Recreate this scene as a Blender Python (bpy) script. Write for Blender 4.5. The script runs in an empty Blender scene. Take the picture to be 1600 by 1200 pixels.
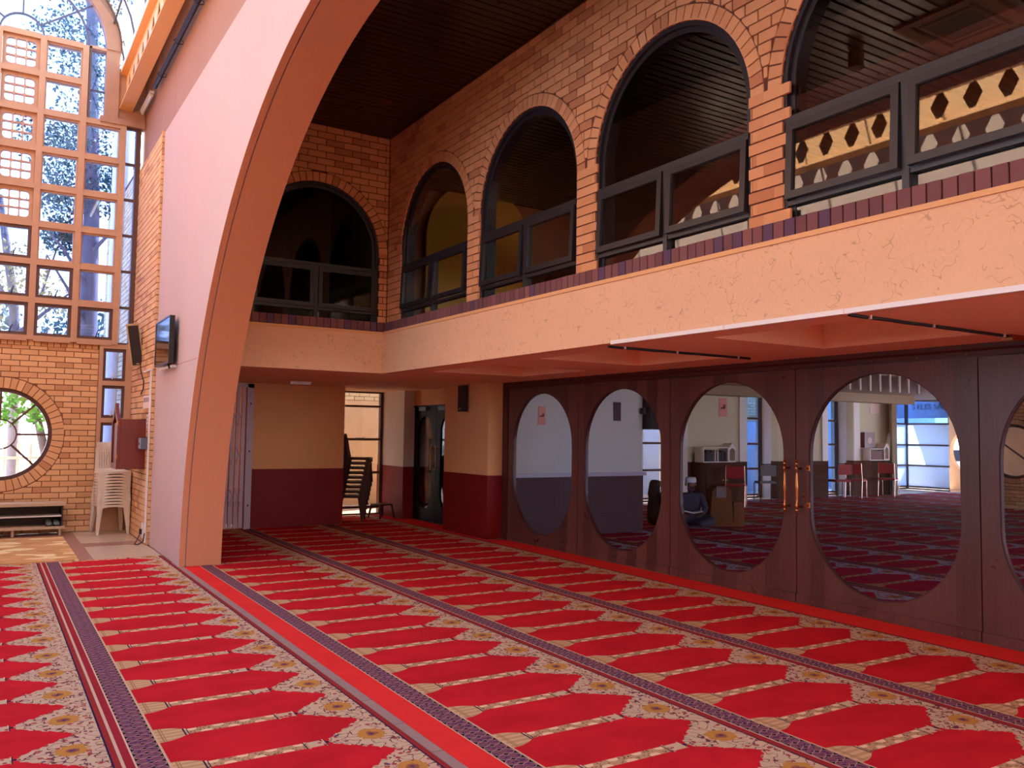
import bpy, bmesh, math, random
from mathutils import Vector, Matrix
random.seed(7)
PI = math.pi
SC = bpy.context.scene
COL = SC.collection

# ------------------------------------------------------------------ camera, sky, sun, exposure
FPX, YAW, PITCH, ROLL = 1316.9, math.radians(31.946), math.radians(3.3746), math.radians(.7917)
CAM = Vector((0, 0, 1.55))
cy, sy = math.cos(YAW), math.sin(YAW)
FW = Vector((sy*math.cos(PITCH), cy*math.cos(PITCH), math.sin(PITCH)))
r0 = Vector((cy, -sy, 0)); u0_ = r0.cross(FW)
RT = r0*math.cos(ROLL) + u0_*math.sin(ROLL)
UP = u0_*math.cos(ROLL) - r0*math.sin(ROLL)
cd = bpy.data.cameras.new('camera'); cd.sensor_fit = 'HORIZONTAL'; cd.sensor_width = 36
cd.lens = 36*FPX/1600; cd.clip_start = .05; cd.clip_end = 300
cam = bpy.data.objects.new('camera', cd); COL.objects.link(cam)
M = Matrix((RT, UP, -FW)).transposed().to_4x4(); M.translation = CAM
cam.matrix_world = M
SC.camera = cam

def project(p):
    d = Vector(p) - CAM
    z = d.dot(FW)
    if z < .1: return None
    return (800 + FPX*d.dot(RT)/z, 600 - FPX*d.dot(UP)/z)

W = bpy.data.worlds.new('sky'); SC.world = W; W.use_nodes = True
nt = W.node_tree; nt.nodes.clear()
SKY_STRENGTH = 6.0
tc = nt.nodes.new('ShaderNodeTexCoord'); sx = nt.nodes.new('ShaderNodeSeparateXYZ')
rp = nt.nodes.new('ShaderNodeValToRGB'); bg = nt.nodes.new('ShaderNodeBackground'); wo = nt.nodes.new('ShaderNodeOutputWorld')
rp.color_ramp.elements[0].position = 0.0; rp.color_ramp.elements[0].color = (.90, .93, 1, 1)
rp.color_ramp.elements[1].position = .6; rp.color_ramp.elements[1].color = (.48, .64, 1, 1)
nt.links.new(tc.outputs['Generated'], sx.inputs[0]); nt.links.new(sx.outputs['Z'], rp.inputs[0])
nt.links.new(rp.outputs[0], bg.inputs[0]); bg.inputs[1].default_value = SKY_STRENGTH
nt.links.new(bg.outputs[0], wo.inputs[0])

sd = bpy.data.lights.new('sun', 'SUN'); sd.energy = 30.0; sd.angle = math.radians(.6); sd.color = (1, .95, .88)
sun = bpy.data.objects.new('sun', sd); COL.objects.link(sun)
sun.rotation_euler = Vector((-.62, -.25, -.76)).to_track_quat('-Z', 'Y').to_euler()
sun.location = (10, -5, 20)

def portal(name, loc, d, sx_, sy_):
    l = bpy.data.lights.new(name, 'AREA'); l.shape = 'RECTANGLE'; l.size = sx_; l.size_y = sy_
    l.cycles.is_portal = True
    o = bpy.data.objects.new(name, l); COL.objects.link(o); o.location = loc
    o.rotation_euler = Vector(d).to_track_quat('-Z', 'Y').to_euler()
    return o
o = portal('skylight_portal', (.22, 3.6, 7.0), (0, 0, -1), 2.7, 21.2)
o = portal('end_window_portal', (.22, 14.34, 5.6), (0, -1, 0), 3.5, 5.6)
o = portal('slit_window_portal', (5.96, 15.0, 1.18), (0, -1, 0), .95, 2.3)
o = portal('annexe_back_portal', (13.4, -6.3, 1.4), (0, 1, 0), 12.8, 2.8)
o = portal('added_skylight_portal', (3.37, -9.25, 5.6), (0, 0, -1), 2.0, 5.5)
o = portal('side_band_portal', (-7.1, 4.1, 3.5), (1, 0, 0), 11.2, 3.6)
o = portal('gallery_back_portal', (10.05, 3.0, 3.7), (-1, 0, 0), 14.2, 1.4)
o = portal('annexe_window_portal', (18.0, 16.6, 1.3), (0, -1, 0), 14.0, 2.6)

vs = SC.view_settings
SC.display_settings.display_device = 'sRGB'
vs.view_transform = 'Standard'; vs.look = 'None'; vs.gamma = 1; vs.use_curve_mapping = False
vs.exposure = 0.7
SC.cycles.max_bounces = 10; SC.cycles.diffuse_bounces = 6; SC.cycles.glossy_bounces = 4
SC.cycles.transmission_bounces = 8; SC.cycles.transparent_max_bounces = 24
SC.cycles.sample_clamp_indirect = 6.0; SC.cycles.caustics_reflective = False; SC.cycles.caustics_refractive = False

# ------------------------------------------------------------------ material helpers
def s2l(c): return tuple(((x/255)/12.92 if x/255 <= .04045 else ((x/255+.055)/1.055)**2.4) for x in c)

class NT:
    """small expression layer over math nodes"""
    def __init__(s, name):
        s.m = bpy.data.materials.new(name); s.m.use_nodes = True
        s.t = s.m.node_tree; s.t.nodes.clear()
        s.out = s.t.nodes.new('ShaderNodeOutputMaterial')
        s.bsdf = s.t.nodes.new('ShaderNodeBsdfPrincipled')
        s.t.links.new(s.bsdf.outputs[0], s.out.inputs[0])
    def node(s, k, **kw):
        n = s.t.nodes.new(k)
        for a, b in kw.items(): setattr(n, a, b)
        return n
    def link(s, a, b):
        if isinstance(a, E_): a = a.s
        if isinstance(a, bpy.types.NodeSocket): s.t.links.new(a, b)
        else:
            b.default_value = a
    def m1(s, op, *a):
        n = s.node('ShaderNodeMath', operation=op)
        for i, x in enumerate(a): s.link(x, n.inputs[i])
        return E_(s, n.outputs[0])
    def pos(s):
        g = s.node('ShaderNodeNewGeometry'); x = s.node('ShaderNodeSeparateXYZ')
        s.t.links.new(g.outputs['Position'], x.inputs[0])
        return [E_(s, x.outputs[i]) for i in range(3)]
    def vec(s, x, y, z):
        n = s.node('ShaderNodeCombineXYZ')
        for i, q in enumerate((x, y, z)): s.link(q, n.inputs[i])
        return n.outputs[0]
    def noise(s, vec, scale, detail=3, rough=.55, out=0):
        n = s.node('ShaderNodeTexNoise'); n.inputs['Scale'].default_value = scale
        n.inputs['Detail'].default_value = detail; n.inputs['Roughness'].default_value = rough
        if vec is not None: s.t.links.new(vec, n.inputs['Vector'])
        return E_(s, n.outputs[out])
    def voro(s, vec, scale, feature='F1', out='Distance'):
        n = s.node('ShaderNodeTexVoronoi', feature=feature); n.inputs['Scale'].default_value = scale
        if vec is not None: s.t.links.new(vec, n.inputs['Vector'])
        return E_(s, n.outputs[out])
    def mix(s, f, a, b):
        n = s.node('ShaderNodeMix', data_type='RGBA', clamp_factor=True)
        s.link(f, n.inputs[0])
        for q, i in ((a, 6), (b, 7)):
            if isinstance(q, tuple): n.inputs[i].default_value = (*q[:3], 1)
            else: s.link(q, n.inputs[i])
        return E_(s, n.outputs[2])
    def bump(s, h, strength=.3, dist=.01):
        n = s.node('ShaderNodeBump'); n.inputs['Strength'].default_value = strength; n.inputs['Distance'].default_value = dist
        s.link(h, n.inputs['Height']); s.t.links.new(n.outputs[0], s.bsdf.inputs['Normal'])
    def color(s, c):
        if isinstance(c, tuple): s.bsdf.inputs['Base Color'].default_value = (*c[:3], 1)
        else: s.link(c, s.bsdf.inputs['Base Color'])
    def rough(s, v): s.link(v, s.bsdf.inputs['Roughness'])
    def spec(s, v): s.bsdf.inputs['Specular IOR Level'].default_value = v

class E_:
    def __init__(a, nt, s): a.nt, a.s = nt, s
    def _o(a, op, b): return a.nt.m1(op, a, b)
    def __add__(a, b): return a._o('ADD', b)
    __radd__ = __add__
    def __sub__(a, b): return a._o('SUBTRACT', b)
    def __rsub__(a, b): return a.nt.m1('SUBTRACT', b, a)
    def __mul__(a, b): return a._o('MULTIPLY', b)
    __rmul__ = __mul__
    def __truediv__(a, b): return a._o('DIVIDE', b)
    def lt(a, b): return a._o('LESS_THAN', b)
    def gt(a, b): return a._o('GREATER_THAN', b)
    def mx(a, b): return a._o('MAXIMUM', b)
    def mn(a, b): return a._o('MINIMUM', b)
    def pw(a, b): return a._o('POWER', b)
    def ab(a): return a.nt.m1('ABSOLUTE', a)
    def fr(a): return a.nt.m1('FRACT', a)
    def fl(a): return a.nt.m1('FLOOR', a)
    def sin(a): return a.nt.m1('SINE', a)
    def clamp(a): return a.mx(0.0).mn(1.0)
    def within(a, lo, hi): return a.gt(lo)*a.lt(hi)

def simple(name, rgb, rough=.6, metal=0, var=.12, scale=6, bump=0, bscale=60, spec=.5, coat=0):
    n = NT(name)
    c = s2l(rgb)
    x, y, z = n.pos()
    f = n.noise(n.vec(x, y, z), scale, 4)
    n.color(n.mix(f, tuple(v*(1-var) for v in c), tuple(min(1, v*(1+var)) for v in c)))
    n.rough(rough); n.bsdf.inputs['Metallic'].default_value = metal; n.spec(spec)
    if coat: n.bsdf.inputs['Coat Weight'].default_value = coat
    if bump: n.bump(n.noise(n.vec(x, y, z), bscale, 4), bump, .01)
    return n.m

def plaster(name, rgb, worms=True, rough=.75, vertical=False):
    n = NT(name); c = s2l(rgb)
    x, y, z = n.pos()
    big = n.noise(n.vec(x, y, z), .9, 4)
    if vertical:
        grain = n.noise(n.vec(x*9.0, y*9.0, z*.7), 5, 5, .7)
    else:
        grain = n.noise(n.vec(x, y, z), 40, 4)
    f = (big*.5 + grain*.5)
    cc = n.mix(f, tuple(v*.84 for v in c), tuple(min(1, v*1.12) for v in c))
    n.color(cc)
    n.rough(rough); n.spec(.35)
    h = grain*.5
    if worms:
        d = n.noise(n.vec(x, y, z), 14, 1, .4)
        gate = n.noise(n.vec(x + 3.0, y, z), 6, 3)
        line = ((d-.5).ab().lt(.012))*(gate.gt(.52))
        h = h - line*2.5
        n.color(n.mix(line*.5, cc, tuple(v*.45 for v in c)))
    n.bump(h, .35 if not vertical else .5, .006)
    return n.m

def brick_mat(name, a, b, dark):
    n = NT(name)
    oi = n.node('ShaderNodeObjectInfo'); g = n.node('ShaderNodeNewGeometry')
    x, y, z = n.pos()
    rnd = (E_(n, oi.outputs['Random']) + E_(n, g.outputs['Random Per Island'])).fr()
    base = n.mix(rnd.pw(1.2), s2l(a), s2l(b))
    base = n.mix(rnd.gt(.86)*.7, base, s2l(dark))
    gr = n.noise(n.vec(x*6.0, y*6.0, z*25.0), 9, 4, .7)
    n.color(n.mix((gr-.35)*.8, base, n.mix(.5, base, s2l(dark))))
    n.rough(.82); n.spec(.25); n.bump(gr, .35, .004)
    return n.m

def wood(name, a, b, rough=.32, board=.19, axis='y', spec=.5, streak='z'):
    n = NT(name); x, y, z = n.pos()
    q = {'x': x, 'y': y, 'z': z}[axis]
    k = (q/board).fl()
    rnd = ((k*12.9898).sin()*437.585).fr()
    if streak == 'z': v = n.vec(x*14.0, y*14.0, z*.8 + rnd*9)
    elif streak == 'y': v = n.vec(x*14.0, y*.8 + rnd*9, z*14.0)
    else: v = n.vec(x*.8 + rnd*9, y*14.0, z*14.0)
    gr = n.noise(v, 2.2, 5, .65)
    f = (gr*.75 + rnd*.55 - .22).clamp()
    n.color(n.mix(f, s2l(a), s2l(b)))
    blotch = n.noise(n.vec(x, y, z), 2.5, 4)
    n.rough(((blotch*.3 + rough - .12).mx(.12))); n.spec(spec)
    n.bump(gr, .08, .003)
    return n.m

def glass_mat(name, tint=(1, 1, 1), f0=.045, rough=0.0, dirt=0):
    n = NT(name); t = n.t
    t.nodes.remove(n.bsdf)
    tr = n.node('ShaderNodeBsdfTransparent'); tr.inputs[0].default_value = (*tint, 1)
    gl = n.node('ShaderNodeBsdfGlossy'); gl.inputs['Roughness'].default_value = rough
    lw = n.node('ShaderNodeLayerWeight'); lw.inputs['Blend'].default_value = .5
    f = E_(n, lw.outputs['Facing']).pw(5.0)*(1-f0) + f0
    mx = n.node('ShaderNodeMixShader'); n.link(f, mx.inputs[0])
    t.links.new(tr.outputs[0], mx.inputs[1]); t.links.new(gl.outputs[0], mx.inputs[2])
    t.links.new(mx.outputs[0], n.out.inputs[0])
    return n.m

def glow(name, rgb, s):
    n = NT(name); n.color((0, 0, 0)); n.bsdf.inputs['Emission Color'].default_value = (*rgb, 1)
    n.bsdf.inputs['Emission Strength'].default_value = s
    return n.m

# ------------------------------------------------------------------ prayer carpet pattern
NICHE = .4957
def carpet_mat(name, rows, plain, phase, red=(200, 32, 40), plainred=(240, 54, 48), cream=(200, 164, 128)):
    """rows: list of (band_start, base_x, edge_x); plain: list of (x0, x1)"""
    n = NT(name); x, y, z = n.pos()
    P3 = n.vec(x, y, z)
    v = (((y - phase)/NICHE + .5).fr() - .5).ab()*NICHE       # distance from the column axis
    vs_ = (((y - phase)/NICHE + .5).fr() - .5)*NICHE
    # base x of the row this point belongs to
    ub = None
    u = x*0.0 + 9.0
    ue = x*0.0 + 9.0                                            # distance to the row's far edge
    for (bs, bx, tx, ex) in rows:
        inrow = x.within(bs, ex); k = 1.0/(tx-bx)
        u = u*(1.0 - inrow) + ((x - bx).mx(0.0)*k + (x - bx).mn(0.0))*inrow
        ue = ue*(1.0 - inrow) + (ex - x)*inrow
    CR = s2l(cream); RED = s2l(red); TAN = s2l((188, 140, 100)); DK = s2l((44, 30, 60)); GOLD = s2l((190, 126, 58)); PUR = s2l((98, 56, 92)); ROSE = s2l((160, 60, 62))
    nap_dapple = n.noise(n.vec(x*.8, y*1.3, z), 2.6, 5, .62)  # pile nap, its contrast raised to paint in sun dapples
    nap2 = n.noise(P3, 260, 2)
    redv = n.mix((nap_dapple*1.3 - .2).clamp(), tuple(c*.70 for c in RED), tuple(min(1, c*1.28) for c in RED))
    # cream half width along u
    bell = u.within(0.0, .13)*(.105 - (u*7.7).clamp().pw(2.2)*.05)
    shaft = u.within(.13, .71)*.038
    ring = (u.within(.13, .15) + u.within(.60, .62) + u.within(.70, .735))*.012
    t = ((u - .735)/.265).clamp()
    wav = ((u*105.0).sin()*.5 + .5)*.016 + (n.noise(P3, 55, 2) - .5)*.05
    spand = u.gt(.735)*(.040 + t.pw(1.1)*.212 + wav*(t*4.0).clamp()*((1.06 - t)*6.0).clamp())
    hw = bell + shaft + ring + spand
    iscream = v.lt(hw)
    # ornament on the spandrel
    d1 = n.voro(P3, 24, 'F1'); vc = n.voro(P3, 24, 'F1', 'Color')
    sp = n.node('ShaderNodeSeparateColor'); n.link(vc, sp.inputs[0]); rr = E_(n, sp.outputs[0])
    vine = (n.noise(P3, 15, 1, .5) - .5).ab().lt(.020)
    orn = n.mix((n.noise(n.vec(x + 7.0, y, z), 19, 1, .5) - .5).ab().lt(.018), CR, s2l((206, 150, 132)))
    orn = n.mix(vine, orn, s2l((112, 58, 60)))
    orn = n.mix(d1.lt(.32)*rr.gt(.55), orn, ROSE)
    orn = n.mix(d1.lt(.24)*rr.lt(.20), orn, PUR)
    orn = n.mix(d1.lt(.12)*rr.gt(.3), orn, GOLD)
    fx = (u - .95)*1.05; fl_d = (fx*fx + vs_*vs_).pw(.5)
    pet = n.noise(P3, 42, 2)*.07
    orn = n.mix(fl_d.lt(pet + .042), orn, GOLD)
    orn = n.mix(fl_d.lt(pet*.8 + .004), orn, s2l((150, 86, 60)))
    orn = n.mix(fl_d.lt(pet*.5 - .004), orn, PUR)
    # column: specked tan shaft, plain tan base, dark rings
    speck = n.voro(n.vec(x, y, z), 60, 'F1').lt(.33)
    colm = n.mix(speck, TAN, s2l((112, 66, 58)))
    colm = n.mix(((u*46.0).sin()*vs_*300.0).gt(2.2), colm, s2l((232, 186, 140)))
    colm = n.mix(u.within(.62, .70), colm, n.mix(d1.lt(.3), CR, ROSE))
    basec = n.mix(((u - .022).ab()).lt(.004) + ((u - .034).ab()).lt(.003), n.mix((vs_*130.0).sin()*.35 + .35, s2l((208, 160, 114)), s2l((172, 122, 82))), s2l((168, 116, 78)))
    colm = n.mix(u.lt(.13), colm, basec)
    colm = n.mix(u.within(.13, .138) + u.within(.148, .153) + u.within(.60, .607) + u.within(.705, .725), colm, DK)
    cr = n.mix(u.gt(.735), colm, orn)
    field = n.mix(iscream, redv, cr)
    field = n.mix(ue.within(.028, .037), field, DK)
    field = n.mix(ue.lt(.028), field, s2l((150, 46, 42)))
    # long border band (u between -.19 and 0)
    w = (u + .075)/.062
    ph = ((y/.067).fr() - .5)
    ell = (ph*2.0).pw(2.0)*.8 + (w.ab() - .45).pw(2.0)*2.6
    band = n.mix(ell.lt(.8), s2l((30, 18, 26)), n.mix(n.noise(P3, 48, 3).gt(.56), s2l((128, 74, 82)), s2l((70, 44, 84))))
    band = n.mix(ell.within(.62, .8), band, s2l((176, 130, 120)))
    band = n.mix(w.ab().gt(1.02), band, s2l((214, 170, 140)))
    band = n.mix(u.lt(-.147), band, s2l((156, 40, 46)))
    band = n.mix(u.lt(-.185), band, s2l((205, 165, 135)))
    band = n.mix(u.within(-.012, 0.0), band, s2l((205, 160, 125)))
    c = n.mix(u.lt(0.0), field, band)
    pr_ = n.mix((nap_dapple*1.3 - .2).clamp(), tuple(q*.8 for q in s2l(plainred)), s2l(plainred))
    for (a, b) in plain: c = n.mix(x.within(a, b), c, pr_)
    n.color(n.mix((nap2 - .4)*.35, c, n.mix(.5, c, (.01, .005, .005))))
    n.rough(.95); n.spec(.04); n.bump(nap2, .35, .004)
    return n.m

# ------------------------------------------------------------------ mesh helpers
class MB:
    def __init__(s): s.v = []; s.f = []
    def add(s, vs, fs):
        k = len(s.v); s.v += [tuple(p) for p in vs]; s.f += [tuple(i+k for i in f) for f in fs]; return s
    def box(s, a, b):
        x0, x1 = sorted((a[0], b[0])); y0, y1 = sorted((a[1], b[1])); z0, z1 = sorted((a[2], b[2]))
        return s.add([(x0,y0,z0),(x1,y0,z0),(x1,y1,z0),(x0,y1,z0),(x0,y0,z1),(x1,y0,z1),(x1,y1,z1),(x0,y1,z1)],
                     [(3,2,1,0),(4,5,6,7),(0,1,5,4),(1,2,6,5),(2,3,7,6),(3,0,4,7)])
    def bar(s, p0, p1, w, h, up=(0, 0, 1)):
        p0, p1 = Vector(p0), Vector(p1); d = (p1-p0).normalized(); sd_ = d.cross(Vector(up))
        if sd_.length < 1e-4: sd_ = d.cross(Vector((1, 0, 0)))
        sd_.normalize(); u = sd_.cross(d)
        q = [p + sd_*(a*w/2) + u*(b*h/2) for p in (p0, p1) for a, b in ((-1,-1),(1,-1),(1,1),(-1,1))]
        return s.add(q, [(3,2,1,0),(4,5,6,7),(0,1,5,4),(1,2,6,5),(2,3,7,6),(3,0,4,7)])
    def tube(s, pts, r, n=8, closed=False):
        pts = [Vector(p) for p in pts]; N = len(pts); rs = r if isinstance(r, (list, tuple)) else [r]*N
        ref = None; vs, fs = [], []
        for i, p in enumerate(pts):
            if closed: d = pts[(i+1) % N] - pts[i-1]
            else: d = pts[min(i+1, N-1)] - pts[max(i-1, 0)]
            if d.length < 1e-9: d = Vector((0, 0, 1))
            d.normalize()
            if ref is None or abs(ref.dot(d)) > .98:
                ref = Vector((0, 0, 1)) if abs(d.z) < .9 else Vector((1, 0, 0))
            a = (ref - d*ref.dot(d)).normalized(); b = d.cross(a); ref = a
            for k in range(n):
                t = 2*PI*k/n; vs.append(p + (a*math.cos(t) + b*math.sin(t))*rs[i])
        M_ = N if closed else N-1
        for i in range(M_):
            for k in range(n):
                i2 = (i+1) % N
                fs.append((i*n+k, i*n+(k+1) % n, i2*n+(k+1) % n, i2*n+k))
        if not closed:
            fs.append(tuple(range(n-1, -1, -1))); fs.append(tuple((N-1)*n+k for k in range(n)))
        return s.add(vs, fs)
    def lathe(s, prof, c=(0, 0, 0), n=16):
        vs = [(c[0]+r*math.cos(2*PI*k/n), c[1]+r*math.sin(2*PI*k/n), c[2]+z) for r, z in prof for k in range(n)]
        fs = [(i*n+k, i*n+(k+1) % n, (i+1)*n+(k+1) % n, (i+1)*n+k) for i in range(len(prof)-1) for k in range(n)]
        fs.append(tuple(range(n-1, -1, -1))); fs.append(tuple((len(prof)-1)*n+k for k in range(n)))
        return s.add(vs, fs)
    def prism(s, outer, ax, d0, d1, holes=()):
        bm = bmesh.new(); loops = []
        edges = []
        for lp in [outer] + list(holes):
            vv = [bm.verts.new((p[0], p[1], 0)) for p in lp]
            loops.append(len(lp))
            edges += [bm.edges.new((vv[i], vv[(i+1) % len(vv)])) for i in range(len(vv))]
        bm.verts.ensure_lookup_table()
        bmesh.ops.triangle_fill(bm, use_beauty=True, use_dissolve=False, edges=edges)
        bm.verts.index_update()
        P2 = [(v.co.x, v.co.y) for v in bm.verts]; tris = [tuple(v.index for v in f.verts) for f in bm.faces]
        bm.free()
        def P(p, d): return (d, p[0], p[1]) if ax == 'x' else ((p[0], d, p[1]) if ax == 'y' else (p[0], p[1], d))
        n = len(P2)
        vs = [P(p, d0) for p in P2] + [P(p, d1) for p in P2]
        fs = tris + [tuple(i+n for i in t[::-1]) for t in tris]
        k = 0
        for L in loops:
            for i in range(L):
                a, b = k+i, k+(i+1) % L
                fs.append((a, b, b+n, a+n))
            k += L
        return s.add(vs, fs)
    def mesh(s, name, mat, smooth=False, recalc=True):
        me = bpy.data.meshes.new(name); me.from_pydata(s.v, [], s.f)
        if recalc:
            bm = bmesh.new(); bm.from_mesh(me); bmesh.ops.recalc_face_normals(bm, faces=bm.faces); bm.to_mesh(me); bm.free()
        if smooth:
            for p in me.polygons: p.use_smooth = True
            try: me.set_sharp_from_angle(angle=math.radians(40))
            except Exception: pass
        me.materials.append(mat); me.update(); return me
    def build(s, name, mat, parent=None, smooth=False, recalc=True):
        o = bpy.data.objects.new(name, s.mesh(name, mat, smooth, recalc)); COL.objects.link(o)
        if parent is not None: attach(o, parent)
        return o

def attach(o, parent):
    """parent keeping the world place of o"""
    o.parent = parent
    m = parent.matrix_basis.copy(); p = parent.parent; inv = parent.matrix_parent_inverse.copy()
    w = wmat(parent)
    o.matrix_parent_inverse = w.inverted()
def wmat(o):
    if o.parent is None: return o.matrix_basis.copy()
    return wmat(o.parent) @ o.matrix_parent_inverse @ o.matrix_basis

def tag(o, label, cat, group=None, kind=None):
    o['label'] = label; o['category'] = cat
    if group: o['group'] = group
    if kind: o['kind'] = kind
    return o
def thing(name, label, cat, loc, rz=0, group=None, kind=None):
    o = bpy.data.objects.new(name, None); COL.objects.link(o); o.location = loc; o.rotation_euler = (0, 0, rz)
    o.empty_display_size = .05
    return tag(o, label, cat, group, kind)
def lpart(mb, name, mat, parent, smooth=False):
    """part given in its parent's own coordinates"""
    o = bpy.data.objects.new(name, mb.mesh(name, mat, smooth)); COL.objects.link(o); o.parent = parent; return o
def copy_tree(o, parent=None):
    c = o.copy(); COL.objects.link(c)
    if parent is not None: c.parent = parent; c.matrix_parent_inverse = o.matrix_parent_inverse.copy()
    for ch in [k for k in bpy.data.objects if k.parent == o]: copy_tree(ch, c)
    return c
def arc(cu, cw, r, a0, a1, n): return [(cu + r*math.cos(a0+(a1-a0)*i/n), cw + r*math.sin(a0+(a1-a0)*i/n)) for i in range(n+1)]
def arch_loop(cu, w0, spring, r, n=32): return [(cu-r, w0), (cu+r, w0)] + arc(cu, spring, r, 0, PI, n)[0:]
def stadium(cu, w0, w1, r, n=20): return arc(cu, w1-r, r, 0, PI, n) + arc(cu, w0+r, r, PI, 2*PI, n)

# ------------------------------------------------------------------ materials
M_ = {}
M_['peach'] = plaster('peach_textured_plaster', (230, 182, 140))
M_['peach_flat'] = plaster('peach_plaster', (228, 172, 116), worms=False)
M_['arch_bounce'] = plaster('bounce_toned_arch_peach', (208, 136, 94), worms=False)
M_['soffit'] = plaster('pale_peach_soffit_paint', (240, 194, 156), worms=False)
M_['pink'] = plaster('pale_peach_rolled_plaster', (200, 167, 156), worms=False, vertical=True)
M_['pale'] = plaster('pale_opposite_plaster', (214, 188, 168), worms=False)
M_['upper'] = plaster('brown_peach_plaster', (164, 120, 98), worms=False, vertical=True)
M_['mortar'] = simple('mortar', (96, 54, 38), .9, bump=.3)
M_['mortar_tan'] = simple('tan_mortar', (138, 92, 64), .9, bump=.3)
M_['brick'] = brick_mat('orange_face_brick', (220, 156, 108), (204, 138, 92), (182, 116, 80))
M_['brick_tan'] = brick_mat('tan_face_brick', (232, 184, 132), (218, 162, 112), (196, 140, 98))
M_['sill'] = brick_mat('plum_sill_brick', (136, 88, 84), (104, 64, 66), (92, 70, 96))
M_['ext_brick'] = brick_mat('exterior_cream_brick', (222, 196, 150), (204, 176, 126), (190, 158, 110))
M_['darkslat'] = wood('dark_ceiling_slat', (30, 13, 14), (42, 18, 18), .3, .1, 'y', .6, 'x')
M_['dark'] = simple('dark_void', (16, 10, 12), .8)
M_['door_wood'] = wood('mahogany_door_wood', (60, 36, 34), (112, 68, 58), .30, .175, 'y', .6)
M_['header_wood'] = wood('dark_header_wood', (54, 22, 20), (84, 36, 28), .4, 3, 'y', .5, 'y')
M_['black_wood'] = wood('black_door_wood', (12, 12, 14), (28, 28, 32), .5, .16, 'y', .2)
M_['red_dado'] = simple('dark_red_paint', (122, 12, 16), .6, var=.1, spec=.3)
M_['dado_dark'] = simple('dark_maroon_paint', (66, 14, 24), .6, var=.1)
M_['frame'] = simple('black_window_frame', (38, 32, 36), .4, var=.1)
M_['brown_frame'] = simple('brown_window_frame', (92, 58, 46), .5, var=.1)
M_['lattice'] = simple('ochre_concrete', (192, 146, 112), .75, bump=.15)
M_['trim'] = simple('brown_plaster_trim', (170, 124, 96), .75)
M_['glaze_bar'] = simple('grey_glazing_bar', (86, 78, 92), .5)
M_['glass'] = glass_mat('clear_glass', (.95, .97, 1.0), .04)
M_['glass_door'] = glass_mat('door_glass', (.82, .86, .96), .022)
M_['vault_glass'] = glass_mat('skylight_glass', (.48, .47, .45), .04)
M_['glass_end'] = glass_mat('end_window_glass', (.46, .56, .82), .04)
M_['glass_pale'] = glass_mat('pale_gallery_glass', (.84, .82, .78), .04)
M_['glass_end_dark'] = glass_mat('dark_end_glass', (.5, .45, .5), .03)
M_['glass_fill'] = glass_mat('fill_band_glass', (.68, .72, .80), .04)
M_['glass_blue'] = glass_mat('blue_tinted_glass', (.34, .48, .66), .04)
M_['glass_dark'] = glass_mat('gallery_glass', (.46, .44, .43), .12)
M_['brass'] = simple('brass', (190, 120, 70), .28, metal=1)
M_['beam'] = simple('cream_beam_paint', (236, 178, 112), .55, var=.05)
M_['redpipe'] = simple('red_pipe_paint', (190, 50, 40), .5)
M_['blackpipe'] = simple('black_plastic', (26, 22, 24), .5)
M_['white'] = simple('white_plastic', (232, 222, 212), .45, var=.04)
M_['chair_white'] = simple('ivory_plastic', (226, 210, 188), .4, var=.05)
M_['chair_brown'] = simple('brown_plastic', (66, 20, 22), .35, var=.1)
M_['tile'] = simple('beige_floor_tile', (206, 176, 146), .25, var=.06)
M_['tile_mauve'] = simple('mauve_floor_tile', (166, 118, 102), .3, var=.06)
M_['grey_strip'] = simple('grey_stone_tile', (158, 122, 112), .5, var=.08)
M_['steel'] = simple('grey_painted_steel', (176, 160, 172), .4, var=.05)
M_['grey_box'] = simple('blue_grey_metal', (92, 96, 110), .45)
M_['grey_box_face'] = simple('pale_grey_panel', (150, 158, 176), .45)
M_['cab'] = wood('red_brown_cabinet_wood', (92, 32, 28), (128, 48, 36), .3, 9, 'y')
M_['oak'] = simple('pale_oak', (196, 168, 136), .5, var=.08)
M_['charcoal'] = simple('charcoal_board', (46, 38, 42), .6)
M_['speaker_case'] = simple('beige_wood_case', (188, 156, 104), .5)
M_['grille'] = simple('dark_brown_grille_cloth', (48, 34, 30), .85, bump=.4, bscale=300)
M_['tvscreen'] = simple('black_gloss_screen', (10, 10, 12), .06, spec=.8)
M_['tvframe'] = simple('black_gloss_plastic', (18, 16, 18), .3)
M_['paper'] = simple('white_paper', (236, 206, 196), .7, var=.03)
M_['ink'] = simple('dark_ink', (70, 44, 60), .7)
M_['ext_cream'] = simple('cream_exterior_plaster', (206, 168, 122), .8)
M_['glass_grey'] = glass_mat('grey_glass', (.66, .66, .66), .04)
n = NT('frosted_pane'); t_ = n.t; t_.nodes.remove(n.bsdf)
a_ = n.node('ShaderNodeBsdfTranslucent'); a_.inputs[0].default_value = (.62, .74, .88, 1); b_ = n.node('ShaderNodeBsdfDiffuse'); b_.inputs[0].default_value = (.5, .56, .64, 1); m_x = n.node('ShaderNodeMixShader'); m_x.inputs[0].default_value = .3
t_.links.new(a_.outputs[0], m_x.inputs[1]); t_.links.new(b_.outputs[0], m_x.inputs[2]); t_.links.new(m_x.outputs[0], n.out.inputs[0]); M_['frosted'] = n.m
M_['salmon_paper'] = simple('salmon_paper', (232, 150, 130), .7, var=.03)
M_['leaf'] = simple('green_leaf', (90, 160, 40), .55, var=.45, scale=3)
M_['leaf_blue'] = simple('dark_conifer_leaf', (44, 78, 64), .6, var=.4, scale=3)
M_['leaf_gold'] = simple('autumn_leaf', (176, 150, 60), .6, var=.4, scale=3)
M_['bark'] = simple('grey_bark', (104, 92, 92), .9, var=.3, bump=.6, bscale=18)
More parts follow.
